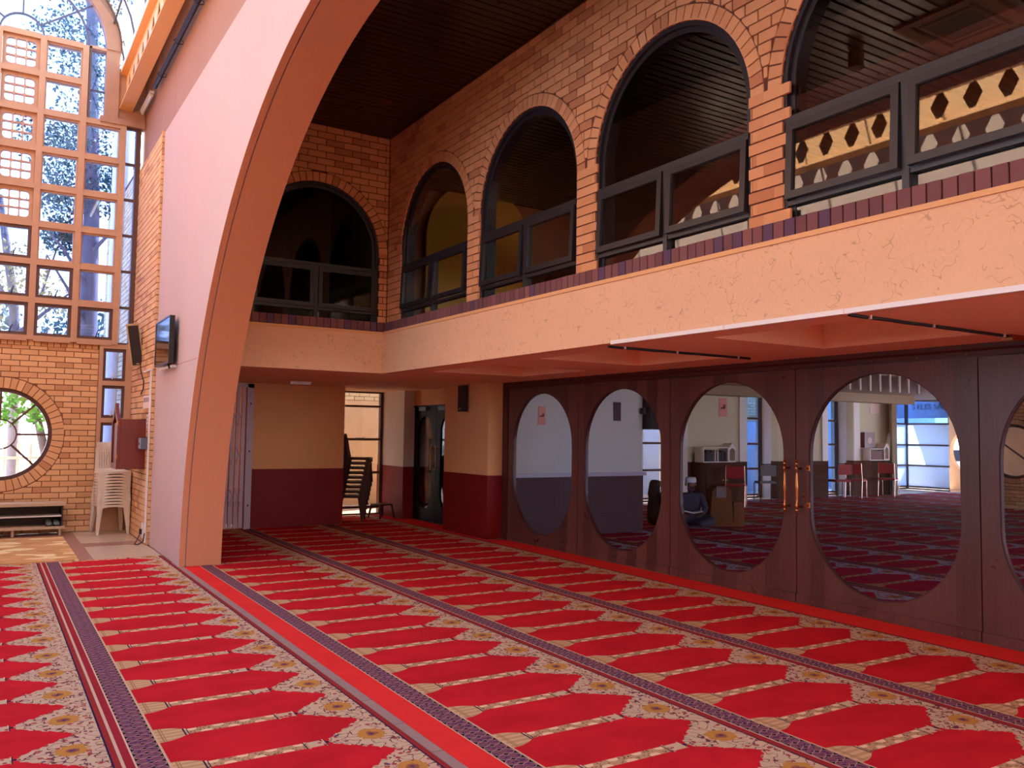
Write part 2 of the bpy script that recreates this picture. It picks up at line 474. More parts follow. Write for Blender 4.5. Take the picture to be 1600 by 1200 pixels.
M_['ground'] = simple('pale_paving', (196, 186, 178), .8, bump=.2)
M_['fence'] = simple('cream_fence_paint', (222, 206, 180), .6)
M_['extwhite'] = simple('white_exterior_plaster', (236, 228, 222), .7)
M_['cream_wall'] = simple('cream_annexe_paint', (214, 200, 168), .7, var=.05)
M_['grey_wall'] = plaster('pale_grey_rolled_paint', (206, 200, 190), worms=False, vertical=True)
M_['annexe_ceiling'] = simple('beige_ceiling_paint', (168, 142, 112), .8)
M_['dado_wood'] = wood('dado_panel_wood', (70, 40, 28), (98, 58, 40), .7, .3, 'x', .15)
M_['chrome'] = simple('tarnished_chrome', (220, 180, 160), .25, metal=1)
M_['red_vinyl'] = simple('red_vinyl', (176, 40, 36), .4)
M_['black_vinyl'] = simple('black_vinyl', (26, 22, 28), .4)
M_['skin'] = simple('brown_skin', (120, 78, 58), .55)
M_['robe_black'] = simple('black_cloth', (16, 14, 18), .9)
M_['robe_grey'] = simple('charcoal_cloth', (62, 54, 66), .9, bump=.3, bscale=25)
M_['cap'] = simple('white_cotton', (206, 198, 196), .85)
M_['book'] = simple('dark_red_book_cloth', (96, 26, 34), .7)
M_['page'] = simple('book_page', (220, 206, 184), .8)
M_['brownbox'] = wood('brown_lectern_wood', (92, 52, 28), (118, 72, 40), .75, 3, 'x', .1)
M_['ochre'] = simple('ochre_wall_paint', (226, 180, 84), .7, var=.04)
M_['maroon'] = simple('maroon_beam_paint', (110, 40, 34), .5)
M_['car'] = simple('white_car_paint', (226, 222, 222), .3, var=.02)
M_['rubber'] = simple('black_rubber', (24, 24, 26), .8)
M_['frost'] = simple('frosted_blue_panel', (190, 206, 226), .6, var=.05)
M_['shoe'] = simple('grey_green_suede', (96, 104, 96), .8)
M_['lamp_tube'] = glow('lit_fluorescent_tube', (1, .93, .62), 6.0)
M_['tube_off'] = simple('pale_tube_glass', (222, 220, 214), .3)

CARPET_NAVE = carpet_mat('prayer_carpet_nave', [(-2.30, -2.11, -1.08, -.80), (-.80, -.555, .475, .60), (.60, .80, 1.805, 1.905)], [(-3, -2.31)], 4.63)
CARPET_AISLE = carpet_mat('prayer_carpet_aisle', [(2.135, 2.285, 3.365, 3.475), (3.475, 3.64, 4.73, 4.825), (4.825, 4.995, 6.07, 6.19)], [(1.97, 2.14), (6.19, 6.6)], 4.70)
CARPET_ANNEX = carpet_mat('prayer_carpet_annexe', [(6.5+1.355*i, 6.68+1.355*i, 7.72+1.355*i, 7.855+1.355*i) for i in range(0, 13)], [], 4.63, (186, 30, 66), (200, 60, 80), (196, 200, 226))  # same carpet design, bluish glass reflection mixed into its colours

# ================================================================== THE SETTING
# ---- floor slab and carpets
o = MB().box((-9, -13, -.30), (30, 19, -.012)).build('floor', M_['tile']); tag(o, 'concrete floor slab carrying the carpets and tiles of the hall', 'floor', kind='structure')
floor = o

o = MB().box((-1.47, -11.9, -.012), (1.905, 11.13, 0)).build('prayer_carpet', CARPET_NAVE)
tag(o, 'red prayer carpet with pointed niches left of the grey tile strip', 'carpet')
o = MB().prism([(1.972, -11.9), (6.545, -11.9), (6.545, 10.6), (6.28, 10.73), (6.28, 12.16), (6.59, 12.16), (6.59, 13.9), (6.38, 13.9), (6.38, 14.86), (5.22, 14.86), (5.22, 13.6), (2.62, 13.6), (2.385, 12.1), (2.385, 10.10), (1.972, 10.10)], 'z', -.012, 0).build('prayer_carpet', CARPET_AISLE)
tag(o, 'red prayer carpet with niche rows under the gallery beside the wooden doors', 'carpet')
o = MB().prism([(6.64, -5.95), (19.98, -5.95), (19.98, 11.25), (24.4, 11.25), (24.4, 14.46), (9.32, 14.46), (9.32, 10.54), (6.64, 10.54)], 'z', -.012, 0).build('prayer_carpet', CARPET_ANNEX)
tag(o, 'red prayer carpet with blue reflection in its colour in the room behind the glass doors', 'carpet')

strip = MB().box((1.905, -6, -.012), (1.972, 11.1, -.003)).build('trim_1', M_['mortar'])
tag(strip, 'narrow strip of grey tiles set between the two red carpets', 'floor strip', kind='structure')
tl = None
y = -1.2
while y < 10.2:
    mb = MB().box((1.908, y+.003, -.008), (1.969, y+.447, .0005))
    mb.build('tile', M_['grey_strip'], strip); y += .45

# ---- tiled floor at the far end of the nave
tf = MB().box((-1.5, 11.13, -.02), (1.9, 14.2, -.006)).build('floor_tiling', M_['tile_mauve'])
tag(tf, 'beige floor tiles with mauve border tiles before the far brick wall', 'floor', kind='structure')
for (a, b) in (((1.16, 12.72), (1.88, 13.66)), ((1.16, 11.15), (1.90, 12.34)), ((1.16, 13.70), (1.88, 14.18))):
    MB().box((a[0], a[1], -.012), (b[0], b[1], -.001)).build('tile', M_['tile'], tf)
for (a, b) in (((1.165, 12.345), (1.5, 12.715)), ((1.505, 12.345), (1.88, 12.715)), ((1.01, 11.15), (1.155, 12.3)), ((1.01, 12.305), (1.155, 13.4)), ((1.01, 13.405), (1.155, 14.18)), ((-1.4, 13.84), (.4, 14.18)), ((.405, 13.84), (1.005, 14.18))):
    MB().box((a[0], a[1], -.012), (b[0], b[1], -.002)).build('tile', M_['tile_mauve'], tf)

# ---- the great arch wall between nave and aisle
def arch_path(r, n=40):
    cz = -.1; a0 = math.asin(-cz/r); pts = []
    for i in range(n+1):
        t = a0 + (PI/2-a0)*i/n; pts.append((5.2 + r*math.cos(t), cz + r*math.sin(t)))
    for i in range(n+1):
        t = PI/2 + (PI/2-a0)*i/n; pts.append((-2.6 + r*math.cos(t), cz + r*math.sin(t)))
    return pts
def arch_wall(xf, xb, name, label, mats):
    R, cyy, cz = 4.92, 5.2, -.1
    d = 1 if xb > xf else -1
    def outl(rr, z1):
        # outline with one wide opening as a notch: quarter rounds at both ends, level between
        return [(12.14, 0), (12.14, z1), (-12, z1), (-12, 0)] + arch_path(rr)[::-1]
    mb = MB()
    for (a, b, rr) in ((0, .062, R), (.062, .074, R+.016), (.074, .46, R)):
        mb.prism(outl(rr, 5.6), 'x', xf+d*a, xf+d*b)
    w = mb.build(name, mats[0]); tag(w, label, 'wall', kind='structure')
    return w
aw = arch_wall(1.92, 2.38, 'wall_arch', 'peach plaster wall with one great round arch between nave and gallery aisle', (M_['pink'],))
# intrados lining in deeper peach, shade and warm carpet bounce put into its colour
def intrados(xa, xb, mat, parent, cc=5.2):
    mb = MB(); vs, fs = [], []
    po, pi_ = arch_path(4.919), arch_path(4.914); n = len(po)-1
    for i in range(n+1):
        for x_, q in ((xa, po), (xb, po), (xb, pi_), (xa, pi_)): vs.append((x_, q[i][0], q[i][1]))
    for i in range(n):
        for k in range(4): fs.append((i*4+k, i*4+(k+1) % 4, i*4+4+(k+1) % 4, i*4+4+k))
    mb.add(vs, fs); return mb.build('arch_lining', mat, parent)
intrados(1.9205, 1.981, M_['arch_bounce'], aw); intrados(1.996, 2.379, M_['arch_bounce'], aw)
MB().box((1.9188, 9.55, 2.318), (1.921, 10.75, 2.324)).build('panel_joint', M_['upper'], aw)
uw = MB().box((1.95, -14, 5.6), (2.36, 11.62, 7.25)).box((1.95, 11.63, 5.6), (2.36, 14.5, 7.25)).box((1.956, 11.6, 5.6), (2.36, 11.65, 7.25)).build('wall_upper', M_['upper'])
tag(uw, 'brownish plaster band of wall above the pale arch panel', 'wall', kind='structure')

# left twin of the arch wall, seen only in reflections
awl = arch_wall(-1.48, -1.94, 'wall_arch_opposite', 'pale plaster arch wall on the far side of the nave', (M_['pale'],))
o = MB().box((-1.51, -14, 5.6), (-1.92, 14.5, 7.25)).build('wall_upper_opposite', M_['pale']); tag(o, 'plaster band above the opposite arch wall', 'wall', kind='structure')
o = MB().box((-1.94, 12.14, 0), (-1.48, 14.5, 5.6)).build('wall_opposite_end', M_['brick_tan']); tag(o, 'brick wall end beside the opposite arch', 'wall', kind='structure')
wl = MB().prism([(-12, 0), (10.4, 0), (10.4, 6), (-12, 6)], 'x', -7.0, -6.8, holes=[[(-1.5, 1.7), (9.7, 1.7), (9.7, 5.3), (-1.5, 5.3)]]).build('wall_left', M_['cream_wall']); tag(wl, 'cream side wall of the opposite aisle with an unseen glazing band added for fill light', 'wall', kind='structure')
MB().box((-6.9, -1.5, 1.7), (-6.894, 9.7, 5.3)).build('pane', M_['glass_fill'], wl)  # unseen glazing, added and sized as bluish fill for the aisle
for q in range(-1, 10): MB().box((-6.93, q-.03, 1.7), (-6.87, q+.03, 5.3)).build('mullion', M_['brown_frame'], wl)
for nm, a, b, lb in (('wall_left_end', (-6.8, 10.2, 0), (-1.94, 10.4, 6), 'plain cream end wall of the opposite aisle'),):
    o = MB().box(a, b).build(nm, M_['cream_wall']); tag(o, lb, 'wall', kind='structure')
bw = MB().box((-6.8, -12.2, 0), (6.6, -12, 8)).build('wall_back', M_['cream_wall']); tag(bw, 'plain cream wall behind the viewer', 'wall', kind='structure')
o = MB().box((6.6, -12, 0), (6.66, -6, 5.6)).build('wall_aisle_near', M_['peach_flat']); tag(o, 'peach wall of the aisle behind the viewer', 'wall', kind='structure')
o = MB().box((-7, -12, 5.4), (-1.94, 10.3, 5.6)).build('ceiling_opposite', M_['darkslat']); tag(o, 'dark ceiling over the opposite aisle', 'ceiling', kind='structure')

# ---- brick laying
def brick_piece(ax, face, sgn, poly, depth=.02):
    """prism with a small chamfered face; poly in (u, w)"""
    cu = sum(p[0] for p in poly)/len(poly); cw = sum(p[1] for p in poly)/len(poly)
    c = .004
    def P(u, w, d): return (d, u, w) if ax == 'x' else (u, d, w)
    n = len(poly); vs, fs = [], []
    for (u, w) in poly: vs.append(P(u, w, face - sgn*depth))
    for (u, w) in poly: vs.append(P(u, w, face - sgn*c))
    for (u, w) in poly:
        du, dw = cu-u, cw-w; L = math.hypot(du, dw) or 1
        vs.append(P(u+du/L*c, w+dw/L*c, face))
    for i in range(n):
        j = (i+1) % n
        fs.append((i, j, n+j, n+i)); fs.append((n+i, n+j, 2*n+j, 2*n+i))
    fs.append(tuple(range(2*n, 3*n)))
    return vs, fs

def clip_brick(u0, u1, w0, w1, holes):
    """pieces of a brick rectangle left outside the holes: ('arch', cu, w_bottom, spring, r, ring) or ('circle', cu, cw, R)"""
    near = []
    for h in holes:
        cu, R = h[1], (h[4]+h[5] if h[0] == 'arch' else h[3])
        if u1 > cu-R and u0 < cu+R: near.append(h)
    if not near: return [[(u0, w0), (u1, w0), (u1, w1), (u0, w1)]]
    N = 14; cols = []
    for i in range(N+1):
        u = u0 + (u1-u0)*i/N; lo, hi = w0, w1
        for h in near:
            if h[0] == 'arch':
                _, cu, wb, sp, r, ring = h
                mid = (w0+w1)/2
                if mid < sp:
                    if abs(u-cu) < r: hi = lo
                else:
                    Ro = r+ring
                    if abs(u-cu) < Ro: lo = max(lo, sp + math.sqrt(Ro*Ro-(u-cu)**2) + .009)
            else:
                _, cu, cw, R = h
                if abs(u-cu) < R:
                    q = math.sqrt(R*R-(u-cu)**2) + .008
                    if (w0+w1)/2 >= cw: lo = max(lo, cw+q)
                    else: hi = min(hi, cw-q)
        cols.append((u, lo, hi))
    out, run = [], []
    def flush():
        if len(run) >= 2 and run[-1][0]-run[0][0] > .02:
            poly = [(u, lo) for u, lo, hi in run] + [(u, hi) for u, lo, hi in run[::-1]]
            # thin out collinear points
            p2 = [p for i, p in enumerate(poly) if abs((poly[i-1][0]-p[0])*(poly[(i+1) % len(poly)][1]-p[1]) - (poly[i-1][1]-p[1])*(poly[(i+1) % len(poly)][0]-p[0])) > 1e-6]
            if len(p2) >= 3: out.append(p2)
    for c in cols:
        if c[2]-c[1] > .012: run.append(c)
        else: flush(); run = []
    flush()
    return out

STD = {}
def lay_bricks(parent, mat, ax, face, sgn, u0, u1, w0, w1, holes=(), L=.222, H=.074, J=.010, limit=300, phase=0.0, extra=(), name='brick', min_px=9):
    """running bond; the pieces that show largest become parts, the rest one stuff part"""
    pieces = []
    row = 0; w = w0
    while w < w1 - .02:
        wt = min(w+H, w1)
        off = (0 if row % 2 == 0 else (L+J)/2) + phase
        k = math.floor((u0-off)/(L+J)); u = off + k*(L+J)
        while u < u1:
            a, b = max(u, u0), min(u+L, u1)
            if b-a > .03:
                for poly in clip_brick(a, b, w, wt, holes): pieces.append((poly, abs((b-a)-L) < 1e-6 and len(poly) == 4 and abs(wt-w-H) < 1e-6))
            u += L+J
        w += H+J; row += 1
    pieces += [(p, False) for p in extra]
    def P(u, w, d): return (d, u, w) if ax == 'x' else (u, d, w)
    ranked = []
    for poly, std in pieces:
        pp = [project(P(u, w, face)) for u, w in poly]
        size = 0
        if all(pp):
            xs, ys = [q[0] for q in pp], [q[1] for q in pp]
            if max(xs) > 0 and min(xs) < 1600 and max(ys) > 0 and min(ys) < 1200: size = min(max(xs)-min(xs), 3*(max(ys)-min(ys)))
        ranked.append((size, poly, std))
    ranked.sort(key=lambda q: -q[0])
    rest = MB()
    for i, (size, poly, std) in enumerate(ranked):
        jitter = random.uniform(-.0015, .0015)
        if i < limit and size >= min_px:
            cu = sum(p[0] for p in poly)/len(poly); cw = sum(p[1] for p in poly)/len(poly)
            key = (ax, sgn, mat.name, L, H)
            if std and key in STD: me = STD[key]
            else:
                vs, fs = brick_piece(ax, 0, sgn, [(p[0]-cu, p[1]-cw) for p in poly])
                me = MB().add(vs, fs).mesh(name, mat)
                if std: STD[key] = me
            o = bpy.data.objects.new(name, me); COL.objects.link(o); o.location = P(cu, cw, face + jitter); attach(o, parent)
        else:
            vs, fs = brick_piece(ax, face + jitter, sgn, poly); rest.add(vs, fs)
    if rest.v:
        o = rest.build(name+'work', mat, parent); o['kind'] = 'stuff'

def voussoirs(cu, sp, r, ring, a0=0.0, a1=PI, J=.009):
    n = max(3, round((a1-a0)*(r+ring*.4)/.086)); out = []
    for i in range(n):
        t0 = a0 + (a1-a0)*i/n + J/2/r; t1 = a0 + (a1-a0)*(i+1)/n - J/2/r
        out.append([(cu+r*math.cos(t0), sp+r*math.sin(t0)), (cu+(r+ring)*math.cos(t0), sp+(r+ring)*math.sin(t0)), (cu+(r+ring)*math.cos(t1), sp+(r+ring)*math.sin(t1)), (cu+r*math.cos(t1), sp+r*math.sin(t1))])
    return out

# ---- gallery brick wall along the aisle (right) and across its end
SP, RW, RING = 3.85, .87, .115
RIGHT_C = [8.82, 6.82, 4.82, 2.82, .82, -1.18]
def wall_with_arches(name, label, ax, d0, d1, u0, u1, w0, w1, centres, mat):
    holes = [arch_loop(c, w0+.001, SP, RW) for c in centres]
    # openings start at the sill, so cut them as notches of the outline
    pts = [(u0, w1), (u0, w0)]
    for c in sorted(centres):
        pts += [(c-RW, w0)] + arc(c, SP, RW, PI, 0, 28) + [(c+RW, w0)]
    pts += [(u1, w0), (u1, w1)]
    o = MB().prism(pts, ax, d0, d1).build(name, mat); return tag(o, label, 'wall', kind='structure')
wr = wall_with_arches('wall_right', 'orange face brick gallery wall with round arched windows', 'x', 4.372, 4.56, -6, 10.13, 2.955, 5.42, RIGHT_C, M_['mortar'])
holes = [('arch', c, 2.955, SP, RW, RING) for c in RIGHT_C]
ex = []
for c in RIGHT_C[:5]: ex += voussoirs(c, SP, RW, RING)
lay_bricks(wr, M_['brick'], 'x', 4.36, -1, .6, 10.09, 2.962, 5.40, holes, extra=ex, limit=300, phase=.06)
# brick returns inside the openings (headers showing on the far jamb and soffit)
mb = MB()
for c in RIGHT_C[:5]:
    k = 0; w = 2.962
    while w < SP - .02:
        for sgn_ in (1, -1):
            yy = c + sgn_*RW
            mb.box((4.362, yy - .002*sgn_, w), (4.44, yy + .01*sgn_, w+.074))
        w += .084
    for q in voussoirs(c, SP, RW, .012):
        mb.prism(q, 'x', 4.362, 4.44)
o = mb.build('brick_reveal', M_['brick'], wr); o['kind'] = 'stuff'
END_C = [3.42]
we = wall_with_arches('wall_gallery_end', 'dim face brick wall with one arched window across the gallery end', 'y', 10.112, 10.30, 2.2, 4.42, 2.955, 5.42, END_C, M_['mortar'])
ex = voussoirs(3.42, SP, .82, RING)
lay_bricks(we, M_['brick'], 'y', 10.10, -1, 2.40, 4.355, 2.962, 5.40, [('arch', 3.42, 2.955, SP, .82, RING)], extra=ex, limit=300, phase=.02)

# ---- gallery front: plaster fascia, sill bricks, cap strip
gf = MB().prism([(-6, 2.30), (10.12, 2.30), (10.12, 2.80), (-6, 2.80)], 'x', 4.30, 4.44).box((2.382, 10.06, 2.30), (4.299, 10.2, 2.80)).build('wall_gallery_front', M_['peach'])
tag(gf, 'long peach textured plaster front of the gallery under the brick sill', 'wall', kind='structure')
MB().box((4.286, -6, 2.80), (4.46, 10.046, 2.832)).box((1.96, 10.046, 2.80), (4.46, 10.22, 2.832)).build('cap_strip', M_['peach_flat'], gf)
MB().box((4.352, -6, 2.832), (4.5, 10.1, 2.953)).box((2.0, 10.092, 2.832), (4.5, 10.3, 2.953)).build('mortar_bed', M_['mortar'], gf)
sb = []
y = -.6
while y < 10.02:
    sb.append([(y, 2.838), (y+.081, 2.838), (y+.081, 2.957), (y, 2.957)]); y += .0885
def lay_list(parent, mat, ax, face, sgn, polys, name='brick', depth=.02):
    cache = {}
    for poly in polys:
        cu = sum(p[0] for p in poly)/len(poly); cw = sum(p[1] for p in poly)/len(poly)
        key = tuple((round(p[0]-cu, 4), round(p[1]-cw, 4)) for p in poly)
        if key not in cache:
            vs, fs = brick_piece(ax, 0, sgn, [(p[0]-cu, p[1]-cw) for p in poly], depth); cache[key] = MB().add(vs, fs).mesh(name, mat)
        o = bpy.data.objects.new(name, cache[key]); COL.objects.link(o)
        o.location = (face + random.uniform(-.002, .002), cu, cw + random.uniform(-.001, .001)) if ax == 'x' else (cu, face + random.uniform(-.002, .002), cw)
        attach(o, parent)
lay_list(gf, M_['sill'], 'x', 4.328, -1, sb, depth=.12)
sb = []
x = 2.1
while x < 4.25:
    sb.append([(x, 2.838), (x+.081, 2.838), (x+.081, 2.957), (x, 2.957)]); x += .0885
lay_list(gf, M_['sill'], 'y', 10.072, -1, sb, depth=.12)
# white trunking along the foot of the fascia
tr = MB().box((4.262, -6, 2.282), (4.30, 5.34, 2.312)).build('cable_trunking', M_['white']); tag(tr, 'long white cable trunking along the foot of the gallery front', 'trunking')
for k, yy in enumerate((1.1, 2.1, 3.15, 4.1)):
    MB().box((4.258, yy, 2.28), (4.302, yy+.012, 2.314)).build('joint_clip', M_['paper'], tr)

# ---- gallery soffit with coffers
CF = [(-1.5, -.1), (.85, 2.25), (3.2, 4.6), (5.55, 6.95), (7.9, 9.3)]
sf = MB().prism([(4.44, -6), (6.66, -6), (6.66, 10.75), (4.44, 10.75)], 'z', 2.30, 2.60, holes=[[(4.66, a), (5.95, a), (5.95, b), (4.66, b)] for a, b in CF])
sf.box((4.44, -6, 2.60), (6.66, 10.75, 2.80)).box((2.38, 10.2, 2.30), (4.44, 15.2, 2.60)).box((4.44, 10.75, 2.30), (7.4, 15.2, 2.60))
sf = sf.build('ceiling_gallery', M_['soffit']); tag(sf, 'peach plaster gallery soffit with square coffers above the doors', 'ceiling', kind='structure')
for i, (x0, x1, yy) in enumerate(((4.36, 6.25, 3.19), (4.40, 6.10, 5.54))):
    p = [(x0 + (x1-x0)*t/20, yy + .003*math.sin(t*1.3), 2.290 - .002*abs(math.sin(t*.8))) for t in range(21)]
    o = MB().tube(p, .011, 6).build('cable', M_['blackpipe'])
    tag(o, ('black cable pinned across the soffit over the tall glass doors, nearer one' if i == 0 else 'black cable pinned across the soffit over the third oval pane'), 'cable')
    for t in (2, 9, 18): MB().box((p[t][0]-.008, yy-.02, 2.278), (p[t][0]+.008, yy+.03, 2.301)).build('clip', M_['white'], o)
    if i == 0: MB().box((6.12, 3.15, 2.26), (6.28, 3.23, 2.30)).build('junction_box', M_['brass'], o)

# ---- aisle ceiling of dark slats
ac = MB().box((2.30, -6.5, 5.46), (4.6, 10.3, 5.56)).build('ceiling_aisle', M_['dark']); tag(ac, 'dark slatted timber ceiling over the gallery aisle', 'ceiling', kind='structure')
me = MB().box((0, 0, 0), (2.0, .088, .05)).mesh('slat', M_['darkslat'])
y = -6.4
while y < 10.05:
    o = bpy.data.objects.new('slat', me); COL.objects.link(o); o.location = (2.36, y, 5.405 + random.uniform(-.002, .002)); attach(o, ac); y += .1
sk = thing('skylight', 'unseen flat skylight added for fill light in the aisle ceiling behind the viewer', 'skylight', (3.45, -7, 5.5)); sk['kind'] = 'structure'  # unseen skylight added to brighten the near end of the aisle
MB().box((2.38, -12, 5.50), (4.36, -6.5, 5.506)).build('pane', M_['glass'], sk)
yy = -12.0
while yy < -6: MB().box((2.36, yy, 5.47), (4.4, yy+.06, 5.54)).build('glazing_bar', M_['glaze_bar'], sk); yy += 1.18
for i, (xx, yy) in enumerate(((3.82, 9.0), (3.82, 6.0), (3.82, 3.0))):
    t = thing('downlight', ('round downlight in the dark slatted ceiling by the brick corner', 'round downlight midway along the dark aisle ceiling', 'round downlight in the aisle ceiling nearest the viewer')[i], 'light', (xx, yy, 5.405))
    lpart(MB().lathe([(.085, -.006), (.085, .0), (.065, 0), (.06, .03), (.0, .03)][:4], n=20), 'bezel', M_['brown_frame'], t, True)
    lpart(MB().lathe([(.058, .0), (.058, .004), (.02, .006)], n=16), 'lens', M_['dark'], t)

# ---- gallery windows: frame, transom, mullions, tilted sashes
def gallery_window(no, ax, face, sgn, cu, r, label, tilt=True, gm='glass_dark'):
    def P(u, w, d): return (face - sgn*d, u, w) if ax == 'x' else (u, face - sgn*d, w)
    root = thing('window_%d' % no, label, 'window', P(cu, 2.955, 0)); root['kind'] = 'structure'
    W0 = 2.957
    # outer frame: arch-shaped ring
    def ring(r1, r2, n=28):
        return [(cu-r1, W0)] + arc(cu, SP, r1, PI, 0, n) + [(cu+r1, W0), (cu+r2, W0)] + arc(cu, SP, r2, 0, PI, n) + [(cu-r2, W0)]
    mb = MB().prism(ring(r-.001, r-.035), ax, face - sgn*.02, face - sgn*.10)
    mb.build('frame', M_['frame'], root)
    MB().prism(ring(r-.036, r-.075), ax, face - sgn*.05, face - sgn*.16).build('inner_frame', M_['frame'], root)
    def bx(u0, u1, w0, w1, d0, d1): return MB().box(P(u0, w0, d0), P(u1, w1, d1))
    bx(cu-r+.03, cu+r-.03, 3.60, 3.645, .01, .09).build('transom', M_['frame'], root)
    bx(cu-r+.03, cu+r-.03, 3.055, 3.085, .02, .09).build('transom', M_['frame'], root)
    bx(cu-.022, cu+.022, 2.957, 3.60, .012, .085).build('mullion', M_['frame'], root)
    # upper fixed pane and lower fixed panes
    pr_ = [(cu-r+.04, 3.645), (cu+r-.04, 3.645)] + [p for p in arc(cu, SP, r-.04, 0, PI, 28)]
    MB().prism(pr_, ax, face - sgn*.055, face - sgn*.061).build('pane', M_[gm], root)
    for a, b in ((cu-r+.036, cu-.022), (cu+.022, cu+r-.036)):
        bx(a, b, 2.958, 3.055, .055, .061).build('pane', M_[gm], root)
        # opening sash hung from its top edge
        s0, s1, t0, t1 = a+.006, b-.006, 3.09, 3.595
        ang = math.radians(2.6) if tilt else 0
        def T(u, w, d):
            h = t1-w; return P(u, t1 - h*math.cos(ang) - d*math.sin(ang)*0, d - h*math.sin(ang))
        fm = MB()
        for (ua, ub, wa, wb) in ((s0, s1, t0, t0+.05), (s0, s1, t1-.05, t1), (s0, s0+.05, t0+.05, t1-.05), (s1-.05, s1, t0+.05, t1-.05)):
            c8 = [T(u, w, d) for d in (.0, .045) for u, w in ((ua, wa), (ub, wa), (ub, wb), (ua, wb))]
            fm.add(c8, [(3,2,1,0),(4,5,6,7),(0,1,5,4),(1,2,6,5),(2,3,7,6),(3,0,4,7)])
        sash = fm.build('sash', M_['frame'], root)
        c8 = [T(u, w, d) for d in (.020, .026) for u, w in ((s0+.048, t0+.048), (s1-.048, t0+.048), (s1-.048, t1-.048), (s0+.048, t1-.048))]
        MB().add(c8, [(3,2,1,0),(4,5,6,7),(0,1,5,4),(1,2,6,5),(2,3,7,6),(3,0,4,7)]).build('pane', M_[gm], sash)
        um = (s0+s1)/2
        hb = MB().box(T(um-.012, t0+.02, .047), T(um+.012, t0+.045, .07)); hb.bar(T(um, t0+.03, .065), T(um+.09, t0+.04, .075), .012, .012); hb.build('stay', M_['brass'], sash)
    return root
names = ['first arched gallery window from the brick corner, narrowest in view', 'second arched gallery window from the brick corner', 'third arched gallery window from the brick corner, its right sash mirroring the nave', 'largest arched gallery window, cut by the right edge of the photo', 'arched gallery window next to the viewer, out of frame']
for i, c in enumerate(RIGHT_C[:5]): gallery_window(i+1, 'x', 4.36, -1, c, RW, names[i], gm='glass_dark' if i > 1 else 'glass_pale')
gallery_window(6, 'y', 10.10, -1, 3.42, .82, 'dark arched window in the dim end wall of the gallery', tilt=False, gm='glass_end_dark')

# ---- room behind the gallery windows
o = MB().box((4.56, -6, 2.80), (9.8, 12.4, 2.90)).build('floor_gallery', M_['maroon']); tag(o, 'gallery floor behind the arched windows', 'floor', kind='structure')
o = MB().box((4.5, -6, 5.5), (10.0, 12.4, 5.6)).build('ceiling_gallery_room', M_['dark']); tag(o, 'dark slatted ceiling of the room behind the gallery windows', 'ceiling', kind='structure')
me = MB().box((0, 0, 0), (5.2, .085, .05)).mesh('slat', M_['darkslat'])
y = 0.0
while y < 11.9:
    q = bpy.data.objects.new('slat', me); COL.objects.link(q); q.location = (4.58, y, 5.44); attach(q, o); y += .115
gr = MB().prism([(-6, 2.8), (12.4, 2.8), (12.4, 5.5), (-6, 5.5)], 'x', 9.8, 10.0, holes=[[(a, 3.1), (a+1.5, 3.1), (a+1.5, 4.3), (a, 4.3)] for a in (-4, -1.5, 1, 3.5, 6, 8.5)]).build('wall_gallery_back', M_['trim']); tag(gr, 'brown back wall of the gallery room with unseen windows added for light', 'wall', kind='structure')
for a in (-4, -1.5, 1, 3.5, 6, 8.5): MB().box((9.9, a, 3.1), (9.906, a+1.5, 4.3)).build('pane', M_['glass'], gr)  # unseen windows added to light the gallery room
o = MB().box((4.56, 12.2, 2.8), (9.8, 12.4, 5.5)).box((4.5, -6.2, 2.8), (10, -6, 5.5)).build('wall_gallery_room', M_['trim']); tag(o, 'dull brown walls of the room behind the gallery windows', 'wall', kind='structure')
o = MB().prism([(5.9, 2.9), (7.9, 2.9), (7.9, 4.72)] + arc(6.9, 4.72, 1.0, 0, PI, 18)[1:-1] + [(5.9, 4.72)], 'y', 12.12, 12.2).build('wall_panel_gallery', M_['ochre']); tag(o, 'ochre yellow painted wall panel seen through the first gallery windows', 'wall', kind='structure')
o = MB().box((8.2, 2.0, 4.05), (8.32, 12.1, 4.35)).build('beam', M_['maroon']); tag(o, 'dark red beam running behind the gallery window panes', 'beam', kind='structure')
o = MB().box((2.0, 12.4, 2.8), (4.5, 12.6, 5.6)).box((2.0, 10.3, 2.8), (2.1, 12.5, 5.6)).box((4.4, 10.14, 2.8), (4.55, 12.5, 5.5)).box((2.0, 10.3, 5.45), (4.5, 12.5, 5.6)).box((2, 10.3, 2.8), (4.5, 12.5, 2.86)).build('wall_end_room', M_['dado_dark']); tag(o, 'dark red walls of the small room behind the end gallery window', 'wall', kind='structure')
t = thing('air_conditioner', 'square ceiling cassette air conditioner behind the largest gallery window', 'air conditioner', (7.57, 4.3, 5.44))
lpart(MB().prism([(-.42, -.42), (.42, -.42), (.42, .42), (-.42, .42)], 'z', -.03, 0, holes=[[(-.22, -.22), (.22, -.22), (.22, .22), (-.22, .22)]]), 'panel', M_['trim'], t)
lpart(MB().box((-.22, -.22, -.02), (.22, .22, -.01)), 'grille', M_['charcoal'], t)
for a, b in (((-.34, -.30), (.34, -.26)), ((-.34, .26), (.34, .30)), ((-.30, -.24), (-.26, .24)), ((.26, -.24), (.30, .24))):
    lpart(MB().box((*a, -.034), (*b, -.029)), 'louvre', M_['dark'], t)
t = thing('ceiling_spotlight', 'cylindrical spotlight hanging beside the ceiling air conditioner', 'light', (7.26, 5.2, 5.44))
lpart(MB().lathe([(.03, -.02), (.03, 0), (.01, 0)][::-1], n=12), 'mount', M_['charcoal'], t)
lpart(MB().lathe([(.07, -.18), (.075, -.17), (.075, -.02), (.06, -.015)], n=20), 'body', M_['trim'], t, True)
t = thing('ceiling_vent', 'square grille in the slatted ceiling behind the third gallery window', 'vent', (9.1, 10.6, 5.44))
